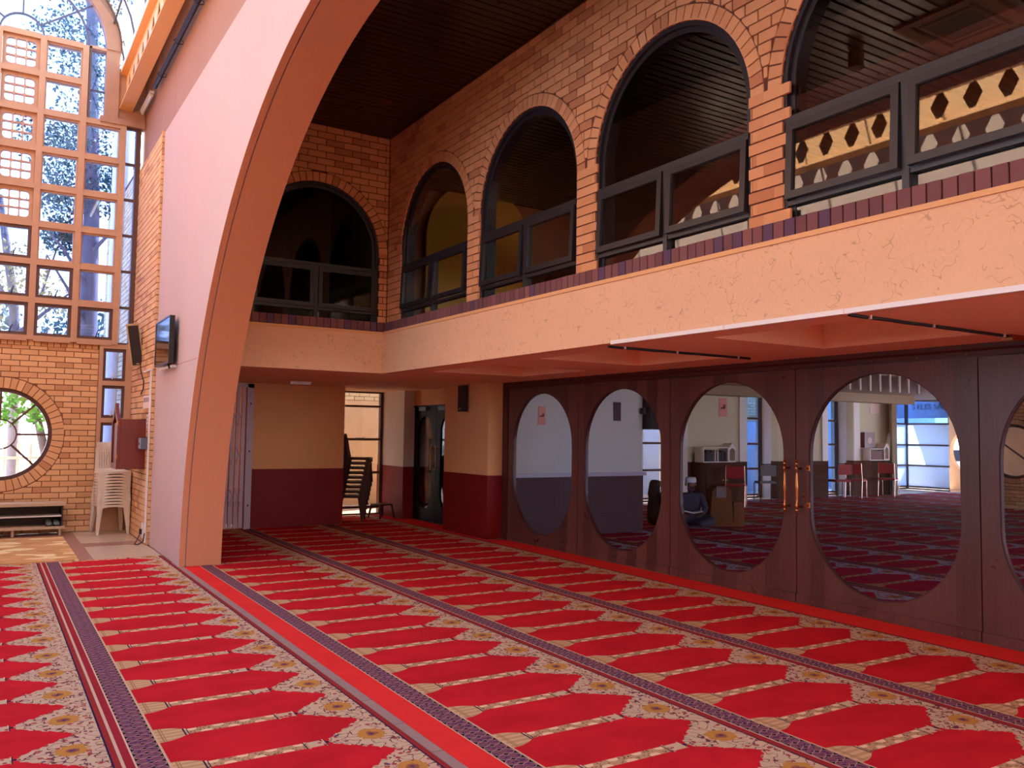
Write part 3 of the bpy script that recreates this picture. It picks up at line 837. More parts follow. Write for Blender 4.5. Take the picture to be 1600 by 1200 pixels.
lpart(MB().prism([(-.28, -.2), (.28, -.2), (.28, .2), (-.28, .2)], 'z', -.02, 0, holes=[[(-.24, -.16), (.24, -.16), (.24, .16), (-.24, .16)]]), 'frame', M_['charcoal'], t)
for i in range(6): lpart(MB().box((-.24, -.15+i*.055, -.016), (.24, -.13+i*.055, -.004)), 'louvre', M_['charcoal'], t)

# ================================================================== DOORS under the gallery
DX = 6.56
SEAMS = [10.60, 8.875, 7.13, 5.395, 3.645, 1.90, .155]
dlab = ['first tall wooden door leaf from the dim pier, with an oval pane', 'second wooden door leaf from the pier, its oval pane showing a seated figure in black', 'third wooden door leaf, with one brass handle and the man in a white cap behind its oval pane', 'fourth wooden door leaf, with two brass handles and the widest whole oval pane', 'wooden door leaf cut off by the right edge of the photo', 'wooden door leaf beyond the right edge of the photo']
doors = []
for i in range(6):
    y1, y0 = SEAMS[i], SEAMS[i+1]; c = (y0+y1)/2
    root = thing('door_%d' % (i+1), dlab[i], 'door', (DX, c, 0)); root['kind'] = 'structure'
    a, b = y0+.005, y1-.005
    hole = stadium(c, .155, 2.125, .725, 24)
    MB().prism([(a, .085), (b, .085), (b, 2.2), (a, 2.2)], 'x', DX, DX+.055, holes=[hole]).build('leaf', M_['door_wood'], root)
    MB().prism(stadium(c, .150, 2.130, .730, 24), 'x', DX+.008, DX+.047, holes=[stadium(c, .165, 2.115, .715, 24)]).build('glazing_bead', M_['header_wood'], root)
    MB().prism(stadium(c, .157, 2.123, .722, 24), 'x', DX+.024, DX+.030).build('pane', M_['glass_door'], root)
    pl = MB().prism([(DX-.014, .006), (DX+.06, .006), (DX+.06, .088), (DX-.004, .088), (DX-.014, .08)], 'y', a, b).build('kick_rail', M_['door_wood'], root)
    for k in range(5):
        yy = a + .15 + k*.35
        MB().lathe([(.006, -.002), (.006, .002)], (DX-.016, yy, .045), 8).build('screw', M_['brass'], pl)
    doors.append(root)
def pull_handle(door, y):
    mb = MB().lathe([(.003, -.27), (.008, -.262), (.012, -.25), (.006, -.24), (.014, -.228), (.015, -.21), (.008, -.2), (.016, -.185), (.017, -.17), (.009, -.155), (.010, -.12), (.0145, -.02), (.0155, 0), (.0145, .02), (.010, .12), (.009, .155), (.017, .17), (.016, .185), (.008, .2), (.015, .21), (.014, .228), (.006, .24), (.012, .25), (.008, .262), (.003, .27)], (DX-.065, y, 1.085), 14)
    h = mb.build('handle', M_['brass'], door, True)
    for z in (.90, 1.262):
        MB().tube([(DX-.065, y, z), (DX-.03, y, z), (DX+.002, y, z)], [.009, .008, .013], 8).build('handle_post', M_['brass'], h, True)
pull_handle(doors[2], 5.475); pull_handle(doors[3], 5.335)
for z in (.92, 1.265): MB().box((DX-.012, 5.235, z-.025), (DX, 5.265, z+.025)).tube([(DX-.012, 5.25, z), (DX-.05, 5.25, z)], .009, 8).build('bracket', M_['brass'], doors[3])
lk = MB().box((DX-.006, 5.285, .965), (DX, 5.315, 1.03)).build('lock_plate', M_['brass'], doors[3])
MB().lathe([(.008, -.012), (.008, .012)], (DX-.008, 5.30, 1.0), 8).build('keyhole', M_['blackpipe'], lk)
hd = MB().prism([(DX-.02, 2.205), (DX+.07, 2.205), (DX+.07, 2.30), (DX-.05, 2.30), (DX-.05, 2.262), (DX-.035, 2.25), (DX-.02, 2.245)], 'y', -1, 10.66).build('trim_2', M_['header_wood'])
tag(hd, 'dark wooden head rail above the row of oval glazed doors', 'door head', kind='structure')
y = 1.2
while y < 10:
    MB().lathe([(.006, -.002), (.006, .002)], (DX-.022, y, 2.225), 8).build('screw', M_['brass'], hd); y += .42
o = MB().box((DX-.02, 10.60, 0), (DX+.08, 10.74, 2.3)).build('trim_3', M_['header_wood']); tag(o, 'dark wooden jamb between the pier and the first oval door', 'door jamb', kind='structure')

# ================================================================== GROUND FLOOR END under the gallery
def two_tone(name, label, a, b, split=.93, mat=None, cat='wall'):
    o = MB().box((a[0], a[1], split), (b[0], b[1], 2.31)).build(name, mat or M_['peach_flat']); tag(o, label, cat, kind='structure')
    MB().box((a[0]-.003, a[1]-.003, 0), (b[0]+.003, b[1]+.003, split)).build('dado', M_['red_dado'], o); return o
two_tone('pillar_speaker', 'peach and dark red pier carrying the small black speaker', (6.30, 10.75, 0), (6.9, 12.14, 0), cat='pillar')
two_tone('pillar_window', 'pale and dark red pillar lit by the slit window', (6.40, 13.92, 0), (6.9, 15.1, 0), cat='pillar', mat=M_['grey_wall'])  # grey daylight of the slit window put into the pillar's colour
o = two_tone('wall_end', 'dim peach wall with dark red dado left of the brown chair stack', (3.62, 13.62, 0), (5.16, 13.9, 0))
for nm, a, b, lb in (('wall_slit_return', (5.0, 13.9, 0), (5.2, 15.0, 2.30), 'short wall return left of the slit window'), ('wall_door_head', (6.6, 12.14, 2.03), (6.9, 13.92, 2.30), 'wall above the black double door'), ('wall_gate_side', (2.38, 12.14, 0), (2.6, 14.2, 2.30), 'wall beside the folded steel gate'), ('wall_gate_back', (2.4, 14.2, 0), (3.7, 14.4, 2.30), 'wall behind the folded steel gate')):
    o = MB().box(a, b).build(nm, M_['peach_flat']); tag(o, lb, 'wall', kind='structure')
# slit window
t = thing('window_7', 'tall slit window with dark bars behind the brown chair stack', 'window', (5.96, 14.9, 0)); t['kind'] = 'structure'
for (z0, z1) in ((2.005, 2.045), (1.385, 1.43), (.765, .81), (.125, .165), (2.27, 2.31), (0, .03)):
    MB().box((5.2, 14.88, z0), (6.40, 14.94, z1)).build('bar', M_['brown_frame'], t)
for x0 in (5.2, 6.35): MB().box((x0, 14.87, 0), (x0+.05, 14.95, 2.31)).build('jamb', M_['brown_frame'], t)
for (z0, z1) in ((.03, .125), (.165, .765), (.81, 1.385), (1.43, 2.005), (2.045, 2.27)):
    MB().box((5.25, 14.905, z0), (6.35, 14.911, z1)).build('pane', M_['glass_grey'], t)
sh = MB().tube([(5.85, 14.86, 1.43), (5.97, 14.84, 1.425), (6.03, 14.85, 1.45)], .008, 6).build('catch', M_['blackpipe'], t)
# outside that window: cream wall, brick wall
o = MB().box((4.5, 17.2, -.1), (9.5, 17.5, 2.22)).build('wall_outside_cream', M_['ext_cream']); tag(o, 'sunlit cream wall outside the slit window', 'wall', kind='structure')
ob = MB().box((4.5, 17.22, 2.22), (9.5, 17.5, 4.6)).build('wall_outside_brick', M_['mortar']); tag(ob, 'sunlit cream brick wall outside above the slit window', 'wall', kind='structure')
lay_bricks(ob, M_['ext_brick'], 'y', 17.20, -1, 5.2, 8.6, 2.23, 3.4, limit=120)

# black double door between pillar and pier
t = thing('door_7', 'black glazed double door recessed between pillar and pier', 'door', (6.62, 13.03, 0)); t['kind'] = 'structure'
for (a, b, hy) in ((12.16, 13.02, 12.93), (13.03, 13.90, 13.12)):
    c = (a+b)/2
    lf = MB().prism([(a, .01), (b, .01), (b, 1.99), (a, 1.99)], 'x', 6.60, 6.645, holes=[stadium(c, .22, 1.84, .28, 16)]).build('leaf', M_['black_wood'], t)
    MB().prism(stadium(c, .225, 1.835, .277, 16), 'x', 6.618, 6.624).build('pane', M_['glass_door'], lf)
    h = MB().lathe([(.004, -.22), (.012, -.2), (.007, -.18), (.012, -.16), (.008, -.13), (.013, 0), (.008, .13), (.012, .16), (.007, .18), (.012, .2), (.004, .22)], (6.545, hy, 1.12), 10).build('handle', M_['brass'], t, True)
    for z in (.96, 1.28): MB().tube([(6.545, hy, z), (6.60, hy, z)], .008, 6).build('handle_post', M_['brass'], h)
MB().box((6.59, 12.14, 1.99), (6.66, 13.92, 2.03)).build('head_rail', M_['black_wood'], t)
for yy in (12.75, 13.5): MB().box((6.55, yy-.13, 1.93), (6.60, yy+.13, 2.0)).build('door_closer', M_['grey_box'], t)
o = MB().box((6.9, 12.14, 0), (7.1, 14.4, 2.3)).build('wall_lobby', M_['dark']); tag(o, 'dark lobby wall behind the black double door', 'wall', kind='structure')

# folding steel gate
t = thing('folding_gate', 'folded lavender grey steel concertina gate beside the dim peach wall', 'gate', (3.3, 13.55, 0))
for i, x in enumerate((2.78, 2.86, 2.94, 3.02, 3.10, 3.18, 3.26, 3.34, 3.42)):
    MB().box((x, 13.52, .02), (x+.058, 13.56, 2.22)).build('bar', M_['steel'], t)
MB().box((3.50, 13.50, 0), (3.60, 13.60, 2.28)).build('post', M_['steel'], t)
for z in (.5, 1.15, 1.75):
    for k in range(8):
        x = 2.80 + k*.08
        MB().bar((x, 13.515, z-.13), (x+.08, 13.515, z+.13), .006, .018, (0, 1, 0)).bar((x, 13.512, z+.13), (x+.08, 13.512, z-.13), .006, .018, (0, 1, 0)).build('lattice', M_['steel'], t)
MB().box((2.62, 13.50, 2.22), (3.6, 13.6, 2.29)).build('track', M_['steel'], t)
for z in (.35, 1.2, 1.95): MB().box((3.545, 13.494, z), (3.562, 13.50, z+.03)).build('hole', M_['dark'], t)

t = thing('exit_light', 'small white batten light on the soffit above the dim peach wall', 'light', (4.05, 12.6, 2.30))
lpart(MB().box((-.16, -.03, -.045), (.16, .03, -.012)), 'diffuser', M_['tube_off'], t); lpart(MB().box((-.17, -.035, -.012), (.17, .035, 0)), 'base', M_['paper'], t)
t = thing('wall_speaker', 'slim dark column speaker high on the peach pier', 'speaker', (6.29, 11.42, 2.08))
lpart(MB().box((-.10, -.085, -.20), (-.02, .085, .20)), 'case', M_['charcoal'], t); lpart(MB().box((-.108, -.07, -.185), (-.10, .07, .185)), 'grille', M_['grille'], t)
lpart(MB().box((-.02, -.03, -.05), (.02, .03, .05)), 'bracket', M_['blackpipe'], t); lpart(MB().box((-.112, -.03, -.165), (-.107, .03, -.15)), 'badge', M_['steel'], t)

# ================================================================== FAR END OF THE NAVE
EY = 14.2
CX = .22
wf = MB().prism([(-1.5, 0), (1.43, 0), (1.43, 2.85), (-1.5, 2.85)], 'y', EY+.012, EY+.24, holes=[arc(.18, 1.44, .665, 0, 2*PI, 48)[:-1]]).build('wall_far', M_['mortar_tan'])
tag(wf, 'tan face brick wall with a round window at the far end of the nave', 'wall', kind='structure')
ex = voussoirs(.18, 1.44, .67, .155, 0, 2*PI)
x = -.62
while x < 1.40:
    ex.append([(x, 2.745), (x+.075, 2.745), (x+.075, 2.842), (x, 2.842)]); x += .085
lay_bricks(wf, M_['brick_tan'], 'y', EY, -1, -.65, 1.425, .005, 2.74, [('circle', .18, 1.44, .83)], extra=ex, limit=300, phase=.05)
# round window
t = thing('window_8', 'round window with dark spokes in the far brick wall', 'window', (.18, EY, 1.44)); t['kind'] = 'structure'
MB().prism(arc(.18, 1.44, .664, 0, 2*PI, 48)[:-1], 'y', EY+.05, EY+.14, holes=[arc(.18, 1.44, .615, 0, 2*PI, 48)[:-1]]).build('frame', M_['brown_frame'], t)
MB().prism(arc(.18, 1.44, .225, 0, 2*PI, 32)[:-1], 'y', EY+.075, EY+.105, holes=[arc(.18, 1.44, .205, 0, 2*PI, 32)[:-1]]).build('inner_ring', M_['brown_frame'], t)
for k in range(8):
    a = k*PI/4
    MB().bar((.18+.215*math.cos(a), EY+.09, 1.44+.215*math.sin(a)), (.18+.63*math.cos(a), EY+.09, 1.44+.63*math.sin(a)), .03, .02, (0, 1, 0)).build('spoke', M_['brown_frame'], t)
MB().prism(arc(.18, 1.44, .62, 0, 2*PI, 48)[:-1], 'y', EY+.088, EY+.094).build('pane', M_['glass'], t)

# lattice window above
PITCH_ = .565
XS = [CX + PITCH_*(k-.5) for k in (-2, -1, 0, 1, 2, 3)]     # -1.19 .. 1.64
t = thing('window_9', 'tall stepped window of square ochre concrete cells under a glazed arch', 'window', (CX, EY, 2.85)); t['kind'] = 'structure'
Z0 = 2.85
rows = [6, 8, 8, 8, 6]
fr = MB()
for i, x in enumerate(XS):
    nr = max(rows[max(i-1, 0)], rows[min(i, 4)]) if 0 < i < 5 else 6
    fr.box((x-.042, EY-.07, Z0-.02), (x+.042, EY+.16, Z0+PITCH_*nr+.02))
for i in range(5):
    for k in range(rows[i]+1):
        fr.box((XS[i]+.0421, EY-.066, Z0+PITCH_*k-.042), (XS[i+1]-.0421, EY+.156, Z0+PITCH_*k+.042))
fr.build('lattice', M_['lattice'], t)
def cellbox(i, k): return XS[i]+.043, XS[i+1]-.043, Z0+PITCH_*k+.043, Z0+PITCH_*(k+1)-.043
for i in range(5):
    for k in range(rows[i]):
        a, b, c, d = cellbox(i, k)
        ii = 4-i if i > 2 else i    # mirror: 2 centre, 1 next, 0 outer
        if ii == 2 and k >= 3:
            ho = []
            m_, g = .05, .018; n3 = 3; s_ = (b-a-2*m_-2*g)/3; s2 = (d-c-2*m_-2*g)/3
            for p in range(3):
                for q in range(3):
                    u0, w0 = a+m_+p*(s_+g), c+m_+q*(s2+g); rr = .018
                    cor = {(0, 0), (2, 0), (0, 2), (2, 2)}
                    lp = []
                    for (cx_, cz_, st, cn) in ((u0+s_, w0+s2, 0, (2, 2)), (u0, w0+s2, 1, (0, 2)), (u0, w0, 2, (0, 0)), (u0+s_, w0, 3, (2, 0))):
                        R_ = .05 if (p, q) == cn else rr
                        ox = cx_ - R_ if st in (0, 3) else cx_ + R_; oz = cz_ - R_ if st in (0, 1) else cz_ + R_
                        lp += arc(ox, oz, R_, st*PI/2, (st+1)*PI/2, 3)
                    ho.append(lp)
            MB().prism([(a, c), (b, c), (b, d), (a, d)], 'y', EY-.01, EY+.05, holes=ho).build('grille_panel', M_['lattice'], t)
            MB().box((a, EY+.08, c), (b, EY+.086, d)).build('pane', M_['glass_end'], t)
        elif (ii == 2 and k < 3) or (ii == 1 and k < 2) or (ii == 0 and k < 1):
            f = MB().prism([(a, c), (b, c), (b, d), (a, d)], 'y', EY-.03, EY+.03, holes=[[(a+.045, c+.045), (b-.045, c+.045), (b-.045, d-.045), (a+.045, d-.045)]]).build('casement', M_['brown_frame'], t)
            MB().box((a+.04, EY-.004, c+.04), (b-.04, EY+.002, d-.04)).build('pane', M_['glass_end'], f)
            MB().tube([((a+b)/2+.02, EY-.035, c+.03), ((a+b)/2+.03, EY-.06, c+.09), ((a+b)/2+.05, EY-.03, c+.14)], .008, 6).build('stay', M_['blackpipe'], f)
        else:
            MB().prism([(a, c), (b, c), (b, d), (a, d)], 'y', EY-.03, EY+.06, holes=[[(a+.02, c+.02), (b-.02, c+.02), (b-.02, d-.02), (a+.02, d-.02)]]).build('bead', M_['lattice'], t)
            MB().box((a+.015, EY+.01, c+.015), (b-.015, EY+.016, d-.015)).build('pane', M_['glass_end'], t)
ZS = Z0 + PITCH_*8 + .02
# glazing bars of the fan
def ringbar(r, w, name, mat, d0=EY-.01, d1=EY+.03, z=ZS):
    MB().prism(arc(CX, z, r+w/2, 0, PI, 40) + arc(CX, z, r-w/2, PI, 0, 40), 'y', d0, d1).build(name, mat, t)
ringbar(.283, .022, 'glazing_ring', M_['glaze_bar']); ringbar(.885, .028, 'glazing_ring', M_['glaze_bar'])
for a in (36, 90, 144):
    a = math.radians(a)
    MB().bar((CX+.283*math.cos(a), EY+.01, ZS+.283*math.sin(a)), (CX+1.135*math.cos(a), EY+.01, ZS+1.135*math.sin(a)), .022, .03, (0, 1, 0)).build('glazing_bar', M_['glaze_bar'], t)
MB().prism(arc(CX, ZS, 1.14, 0, PI, 40), 'y', EY+.012, EY+.018).build('pane', M_['glass_end'], t)
MB().prism(arc(CX, ZS, 1.325, 0, PI, 40) + arc(CX, ZS, 1.13, PI, 0, 40), 'y', EY-.10, EY+.10).build('arch_trim', M_['trim'], t)
MB().prism(arc(CX, ZS, 1.345, 0, PI, 40) + arc(CX, ZS, 1.326, PI, 0, 40), 'y', EY-.13, EY+.10).build('arch_edge', M_['brown_frame'], t)
for s_ in (1, -1):
    def bx(x0, x1, z0, z1, y0=EY-.08, y1=EY+.10): return MB().box((CX+s_*x0, y0, z0), (CX+s_*x1, y1, z1))
    bx(1.13, 1.325, 6.345, ZS).build('jamb', M_['trim'], t)
    bx(1.325, 1.72, 6.30, 7.15, EY-.04).build('lintel_panel', M_['trim'], t)
    bx(1.08, 1.72, 6.25, 6.344, EY-.09).build('lintel', M_['trim'], t)
    bx(.90, .928, 6.28, ZS).build('strip_frame', M_['brown_frame'], t)
    bx(.90, 1.13, ZS-.03, ZS+.01).build('strip_frame', M_['lattice'], t)
    bx(.928, 1.13, 6.72, 6.745, EY-.01, EY+.03).build('glazing_bar', M_['glaze_bar'], t)
    bx(.928, 1.13, 6.28, ZS-.03, EY+.008, EY+.014).build('pane', M_['glass_end'], t)
    # narrow strip beside the lattice
    bx(1.60, 1.675, 2.80, 6.25, EY-.03).build('mullion', M_['brown_frame'], t)
    for k in range(7): bx(1.462, 1.60, 2.83+k*.565, 2.865+k*.565, EY-.01, EY+.05).build('strip_bar', M_['brown_frame'], t)
    for k in range(6): bx(1.462, 1.60, 2.865+k*.565, 3.395+k*.565, EY+.012, EY+.018).build('pane', M_['glass_end'], t)
# low windows in the corner
t = thing('window_10', 'column of brown framed low windows behind the white chair stack', 'window', (1.66, EY, 0)); t['kind'] = 'structure'
mb = MB()
zz = [2.80, 2.235, 1.67, 1.105, .54]
mb.box((1.43, EY-.05, 0), (1.485, EY+.2, 2.85)).box((1.80, EY-.05, 0), (1.899, EY+.2, 2.85))
for z in zz: mb.box((1.485, EY-.05, z-.035), (1.80, EY+.2, z+.035))
mb.box((1.485, EY-.03, 0), (1.80, EY+.2, .5)).build('surround', M_['lattice'], t)
for k in range(4):
    c, d = zz[k+1]+.036, zz[k]-.036
    f = MB().prism([(1.486, c), (1.799, c), (1.799, d), (1.486, d)], 'y', EY-.02, EY+.04, holes=[[(1.526, c+.045), (1.759, c+.045), (1.759, d-.045), (1.526, d-.045)]]).build('casement', M_['brown_frame'], t)
    MB().box((1.52, EY+.008, c+.04), (1.765, EY+.014, d-.04)).build('pane', M_['glass_end'], f)
    MB().tube([(1.62, EY-.03, c+.03), (1.625, EY-.045, c+.1), (1.63, EY-.03, c+.13)], .008, 6).build('stay', M_['white'], f)
# brick side wall between the pale panel and the far wall
ws = MB().box((1.90, 12.17, 0), (2.3, 14.18, 5.6)).build('wall_side', M_['mortar']); tag(ws, 'tan brick side wall carrying the speaker and red brown cupboard', 'wall', kind='structure')
lay_bricks(ws, M_['brick_tan'], 'x', 1.888, -1, 12.16, 14.17, .005, 5.59, limit=0)
o = MB()
w = .005
while w < 5.55: o.box((1.889, 12.150, w), (2.0, 12.172, w+.074)); w += .084
o.build('brick_return', M_['brick_tan'], ws)['kind'] = 'stuff'
wx = MB().box((1.98, 14.46, -.1), (2.3, 19.0, 5.9)).build('wall_outside_side', M_['mortar']); tag(wx, 'sunlit brick wall outside, beyond the narrow corner glazing', 'wall', kind='structure')
lay_bricks(wx, M_['ext_brick'], 'x', 1.965, -1, 14.5, 18.9, -.05, 5.8, limit=0)

# ---- castellated beams and vaulted skylight
def castellated(x0, x1, name, label, face, dz=0):
    t = thing(name, label, 'beam', ((x0+x1)/2, 4, 6.5)); t['kind'] = 'structure'
    xm = (x0+x1)/2
    MB().box((x0, -7, 6.50+dz), (x1, 14.16, 6.52+dz)).build('bottom_flange', M_['beam'], t)
    MB().box((x0, -7, 7.06+dz), (x1, 14.16, 7.08+dz)).build('top_flange', M_['beam'], t)
    ho = []
    y = -6.5
    while y < 13.8:
        ho.append([(p, q+dz) for p, q in ((y, 6.79), (y+.085, 6.62), (y+.165, 6.62), (y+.25, 6.79), (y+.165, 6.96), (y+.085, 6.96))]); y += .43
    MB().prism([(-7, 6.52+dz), (14.16, 6.52+dz), (14.16, 7.06+dz), (-7, 7.06+dz)], 'x', xm-.006, xm+.006, holes=ho).build('web', M_['beam'], t)
    return t
castellated(1.56, 1.75, 'castellated_beam', 'cream castellated steel beam with hexagonal holes above the pale panel', 1)
castellated(-1.31, -1.12, 'castellated_beam', 'cream castellated steel beam on the far side of the skylight', -1, -.45)
o = MB().box((-1.30, -7, 6.64), (-1.20, 14.2, 7.08)).build('beam_fascia', M_['beam']); tag(o, 'cream board above the opposite castellated beam', 'fascia', kind='structure')
for s_, lb in ((1, 'near'), (-1, 'opposite')):
    o = MB().box((CX+s_*1.44, -7, 7.085), (CX+s_*1.74, 14.3, 7.12)).box((CX+s_*1.70, -6.4 if s_ > 0 else -14, 7.25), (CX+s_*4.6, 14.5, 7.4)).build('roof_' + lb, M_['dark']); tag(o, 'roof edge over the %s beam of the skylight' % lb, 'roof', kind='structure')
t = thing('skylight', 'glazed barrel vault skylight with thin ribs along the nave', 'skylight', (CX, 3.6, 7.12)); t['kind'] = 'structure'
VR = 1.40
y = -7.0
while y < 14.3:
    MB().tube([(p[0], y, p[1]) for p in arc(CX, 7.12, VR, 0, PI, 20)], .018, 6).build('rib', M_['glaze_bar'], t); y += 1.06
for a in (30, 60, 90, 120, 150):
    a = math.radians(a)
    MB().box((CX+VR*math.cos(a)-.012, -7, 7.12+VR*math.sin(a)-.012), (CX+VR*math.cos(a)+.012, 14.3, 7.12+VR*math.sin(a)+.012)).build('purlin', M_['glaze_bar'], t)
for s_ in (1, -1): MB().box((CX+s_*(VR-.06), -7, 7.08), (CX+s_*(VR+.05), 14.3, 7.16)).build('kerb', M_['white'], t)
pts = arc(CX, 7.12, VR+.02, 0, PI, 20); vs, fs = [], []
for p in pts: vs += [(p[0], -7, p[1]), (p[0], 14.3, p[1])]
for i in range(20): fs.append((2*i, 2*i+1, 2*i+3, 2*i+2))
MB().add(vs, fs).build('pane', M_['vault_glass'], t, recalc=False)
o = MB().prism(arc(CX, 7.12, VR+.03, 0, PI, 20), 'y', -7.2, -7.02).build('wall_vault_end', M_['extwhite']); tag(o, 'white gable closing the skylight behind the viewer', 'wall', kind='structure')
# tube lights and pipes beside the beam
for k, (ya, yb, lit) in enumerate(((13.2, 14.05, 0), (9.5, 12.9, 1), (6.8, 9.3, 2))):
    nm = ['pale unlit tube light in the corner above the brick side wall', 'dark pipe running between the beam and the upper wall', 'lit yellowish tube light at the top edge above the beam'][k]
    if lit == 1:
        o = MB().tube([(1.88, ya, 6.50), (1.88, yb, 6.50)], .035, 8).build('pipe', M_['blackpipe'], None, True); tag(o, nm, 'pipe')
        for q in (10.0, 11.2, 12.4): MB().tube([(1.95, q, 6.5), (1.88, q, 6.555), (1.83, q, 6.5), (1.88, q, 6.455), (1.95, q, 6.48)], .006, 5).build('strap', M_['blackpipe'], o)
    else:
        t = thing('tube_light', nm, 'light', (1.88, ya, 6.46))
        MB().tube([(1.88, ya, 6.47), (1.88, yb, 6.47)], .024, 10).build('tube', M_['lamp_tube'] if lit == 2 else M_['tube_off'], t, True)
        MB().box((1.85, ya-.03, 6.495), (1.91, yb+.03, 6.53)).build('batten', M_['white'], t)
o = MB().tube([(-1.15, -6, 6.9), (-1.15, 13.8, 6.9)], .025, 8).build('sprinkler_pipe', M_['redpipe']); tag(o, 'red pipe along the opposite beam, mirrored in the gallery windows', 'pipe')
for q in range(-5, 14, 2): MB().box((-1.20, q, 6.86), (-1.12, q+.03, 7.0)).build('hanger', M_['redpipe'], o)

# ================================================================== THINGS IN THE FAR CORNER OF THE NAVE
def plastic_chair(name, label, mat, loc, rz, group, lip=.068):
    """stacking plastic chair, front towards local -Y, seat at .43 m"""
    t = thing(name, label, 'chair', loc, rz, group)
    # seat: dished slab with a rounded apron
    nx, ny = 8, 8; vs, fs = [], []
    for j in range(ny+1):
        v = j/ny; hw = .215 - .02*v
        for i in range(nx+1):
            u = i/nx*2-1
            z = .43 - .018*(1-u*u)*(1-(2*v-1)**2) + .012*abs(u)**3
            vs.append((u*hw, -.22 + .42*v, z))
    k = len(vs)
    vs += [(x, y, z-.018) for x, y, z in vs]
    n1 = nx+1
    for j in range(ny):
        for i in range(nx):
            a = j*n1+i
            fs.append((a, a+1, a+1+n1, a+n1)); fs.append((k+a+n1, k+a+1+n1, k+a+1, k+a))
    rim = [i for i in range(n1)] + [j*n1+nx for j in range(1, ny+1)] + [ny*n1+i for i in range(nx-1, -1, -1)] + [j*n1 for j in range(ny-1, 0, -1)]
    for q in range(len(rim)):
        a, b = rim[q], rim[(q+1) % len(rim)]; fs.append((a, k+a, k+b, b))
    mb = MB().add(vs, fs)
    # apron: front lip arched between the legs, sides
    q = .428 - lip
    pr_ = [(-.215, .428), (-.215, q), (-.175, q)] + [(-.165 + .33*i/10, q + .012 + lip*.42*math.sin(PI*i/10)**.5) for i in range(11)] + [(.175, q), (.215, q), (.215, .428)]
    mb.prism(pr_, 'y', -.232, -.214)
    for s_ in (-1, 1): mb.prism([(-.225, .43), (-.225, q+.01), (-.16, q+.042), (.12, q+.044), (.20, q+.01), (.20, .42)], 'x', s_*.208, s_*.196)
    lpart(mb, 'seat', mat, t, True)
    # legs: angle sections that taper
    for sx_ in (-1, 1):
        for fy in (-1, 1):
            top = Vector((sx_*.196, -.20 if fy < 0 else .19, .42)); bot = Vector((sx_*.225, -.245 if fy < 0 else .275, 0))
            l = MB()
            for (ox, oy, w1, d1) in ((0, 0, .062, .014), (0, 0, .014, .062)):
                a = [(top.x - sx_*w1*p, top.y - fy*d1*q, top.z) for p, q in ((0, 0), (1, 0), (1, 1), (0, 1))]
                b = [(bot.x - sx_*w1*.55*p, bot.y - fy*d1*.55*q, bot.z) for p, q in ((0, 0), (1, 0), (1, 1), (0, 1))]
                l.add(a+b, [(0,1,2,3),(7,6,5,4),(0,4,5,1),(1,5,6,2),(2,6,7,3),(3,7,4,0)])
            lpart(l, 'leg', mat, t)
    # backrest: curved frame with a pierced field
    b = MB()
    def B(u, v):                       # u -1..1, v 0..1
        hw = .205 - .015*v - (.05*max(0, v-.8)/.2 if abs(u) > .99 else 0)
        return (u*hw, .205 + .075*v - .055*(u*u)*(1-.2*v), .42 + .435*v)
    def sheet(u0, u1, v0, v1, n=5, m=2):
        vs, fs = [], []
        for side in (0, .012):
            for j in range(m+1):
                for i in range(n+1):
                    p = B(u0+(u1-u0)*i/n, v0+(v1-v0)*j/m); vs.append((p[0], p[1]+side, p[2]))
        q = (n+1)*(m+1)
        for j in range(m):
            for i in range(n):
                a = j*(n+1)+i; fs.append((a, a+1, a+n+2, a+n+1)); fs.append((q+a+n+1, q+a+n+2, q+a+1, q+a))
        rim = [i for i in range(n+1)] + [j*(n+1)+n for j in range(1, m+1)] + [m*(n+1)+i for i in range(n-1, -1, -1)] + [j*(n+1) for j in range(m-1, 0, -1)]
        for w in range(len(rim)):
            a, c = rim[w], rim[(w+1) % len(rim)]; fs.append((a, q+a, q+c, c))
        b.add(vs, fs)
    sheet(-1, -.72, 0, .93, 2, 6); sheet(.72, 1, 0, .93, 2, 6); sheet(-.93, .93, .86, 1.0, 8, 2); sheet(-.72, .72, 0, .12, 6, 1)
    for i in range(8): u = -.60 + i*1.2/7; sheet(u-.035, u+.035, .1, .88, 1, 5)
    for j in range(9): v = .17 + j*.083; sheet(-.74, .74, v-.013, v+.013, 6, 1)
    lpart(b, 'backrest', mat, t, True)
    return t
ordw = ['topmost', 'second', 'third', 'fourth', 'fifth', 'sixth', 'seventh', 'eighth', 'ninth', 'tenth', 'eleventh', 'lowest']
proto = None
for i in range(12):
    lab = '%s ivory plastic chair %s the stack by the far brick wall' % (ordw[11-i], 'of' if i in (0, 11) else 'from the top of')
    loc = (1.63, 13.83 - .002*i, .044*i)
    if proto is None: proto = c = plastic_chair('plastic_chair', lab, M_['chair_white'], loc, math.radians(4), 'ivory plastic chairs stacked by the far wall')
    else: c = copy_tree(proto); c.location = loc; c['label'] = lab
    c.rotation_euler.z = math.radians(4 + random.uniform(-.6, .6))
proto = None
for i in range(9):
    w_ = ordw[8-i] if i else 'lowest'
    lab = '%s dark brown plastic chair %s the stack by the slit window' % (w_, 'of' if i in (0, 8) else 'from the top of')
    loc = (5.50 + .016*i, 14.12, .082*i)
    if proto is None: proto = c = plastic_chair('plastic_chair', lab, M_['chair_brown'], loc, math.radians(62), 'dark brown plastic chairs stacked by the slit window', .072)
    else: c = copy_tree(proto); c.location = loc; c['label'] = lab
t = thing('plastic_stool', 'low dark brown plastic stool beside the brown chair stack', 'stool', (6.14, 14.25, 0), .3)
lpart(MB().prism([(-.15, -.13), (-.13, -.15), (.13, -.15), (.15, -.13), (.15, .13), (.13, .15), (-.13, .15), (-.15, .13)], 'z', .23, .255), 'seat', M_['chair_brown'], t)
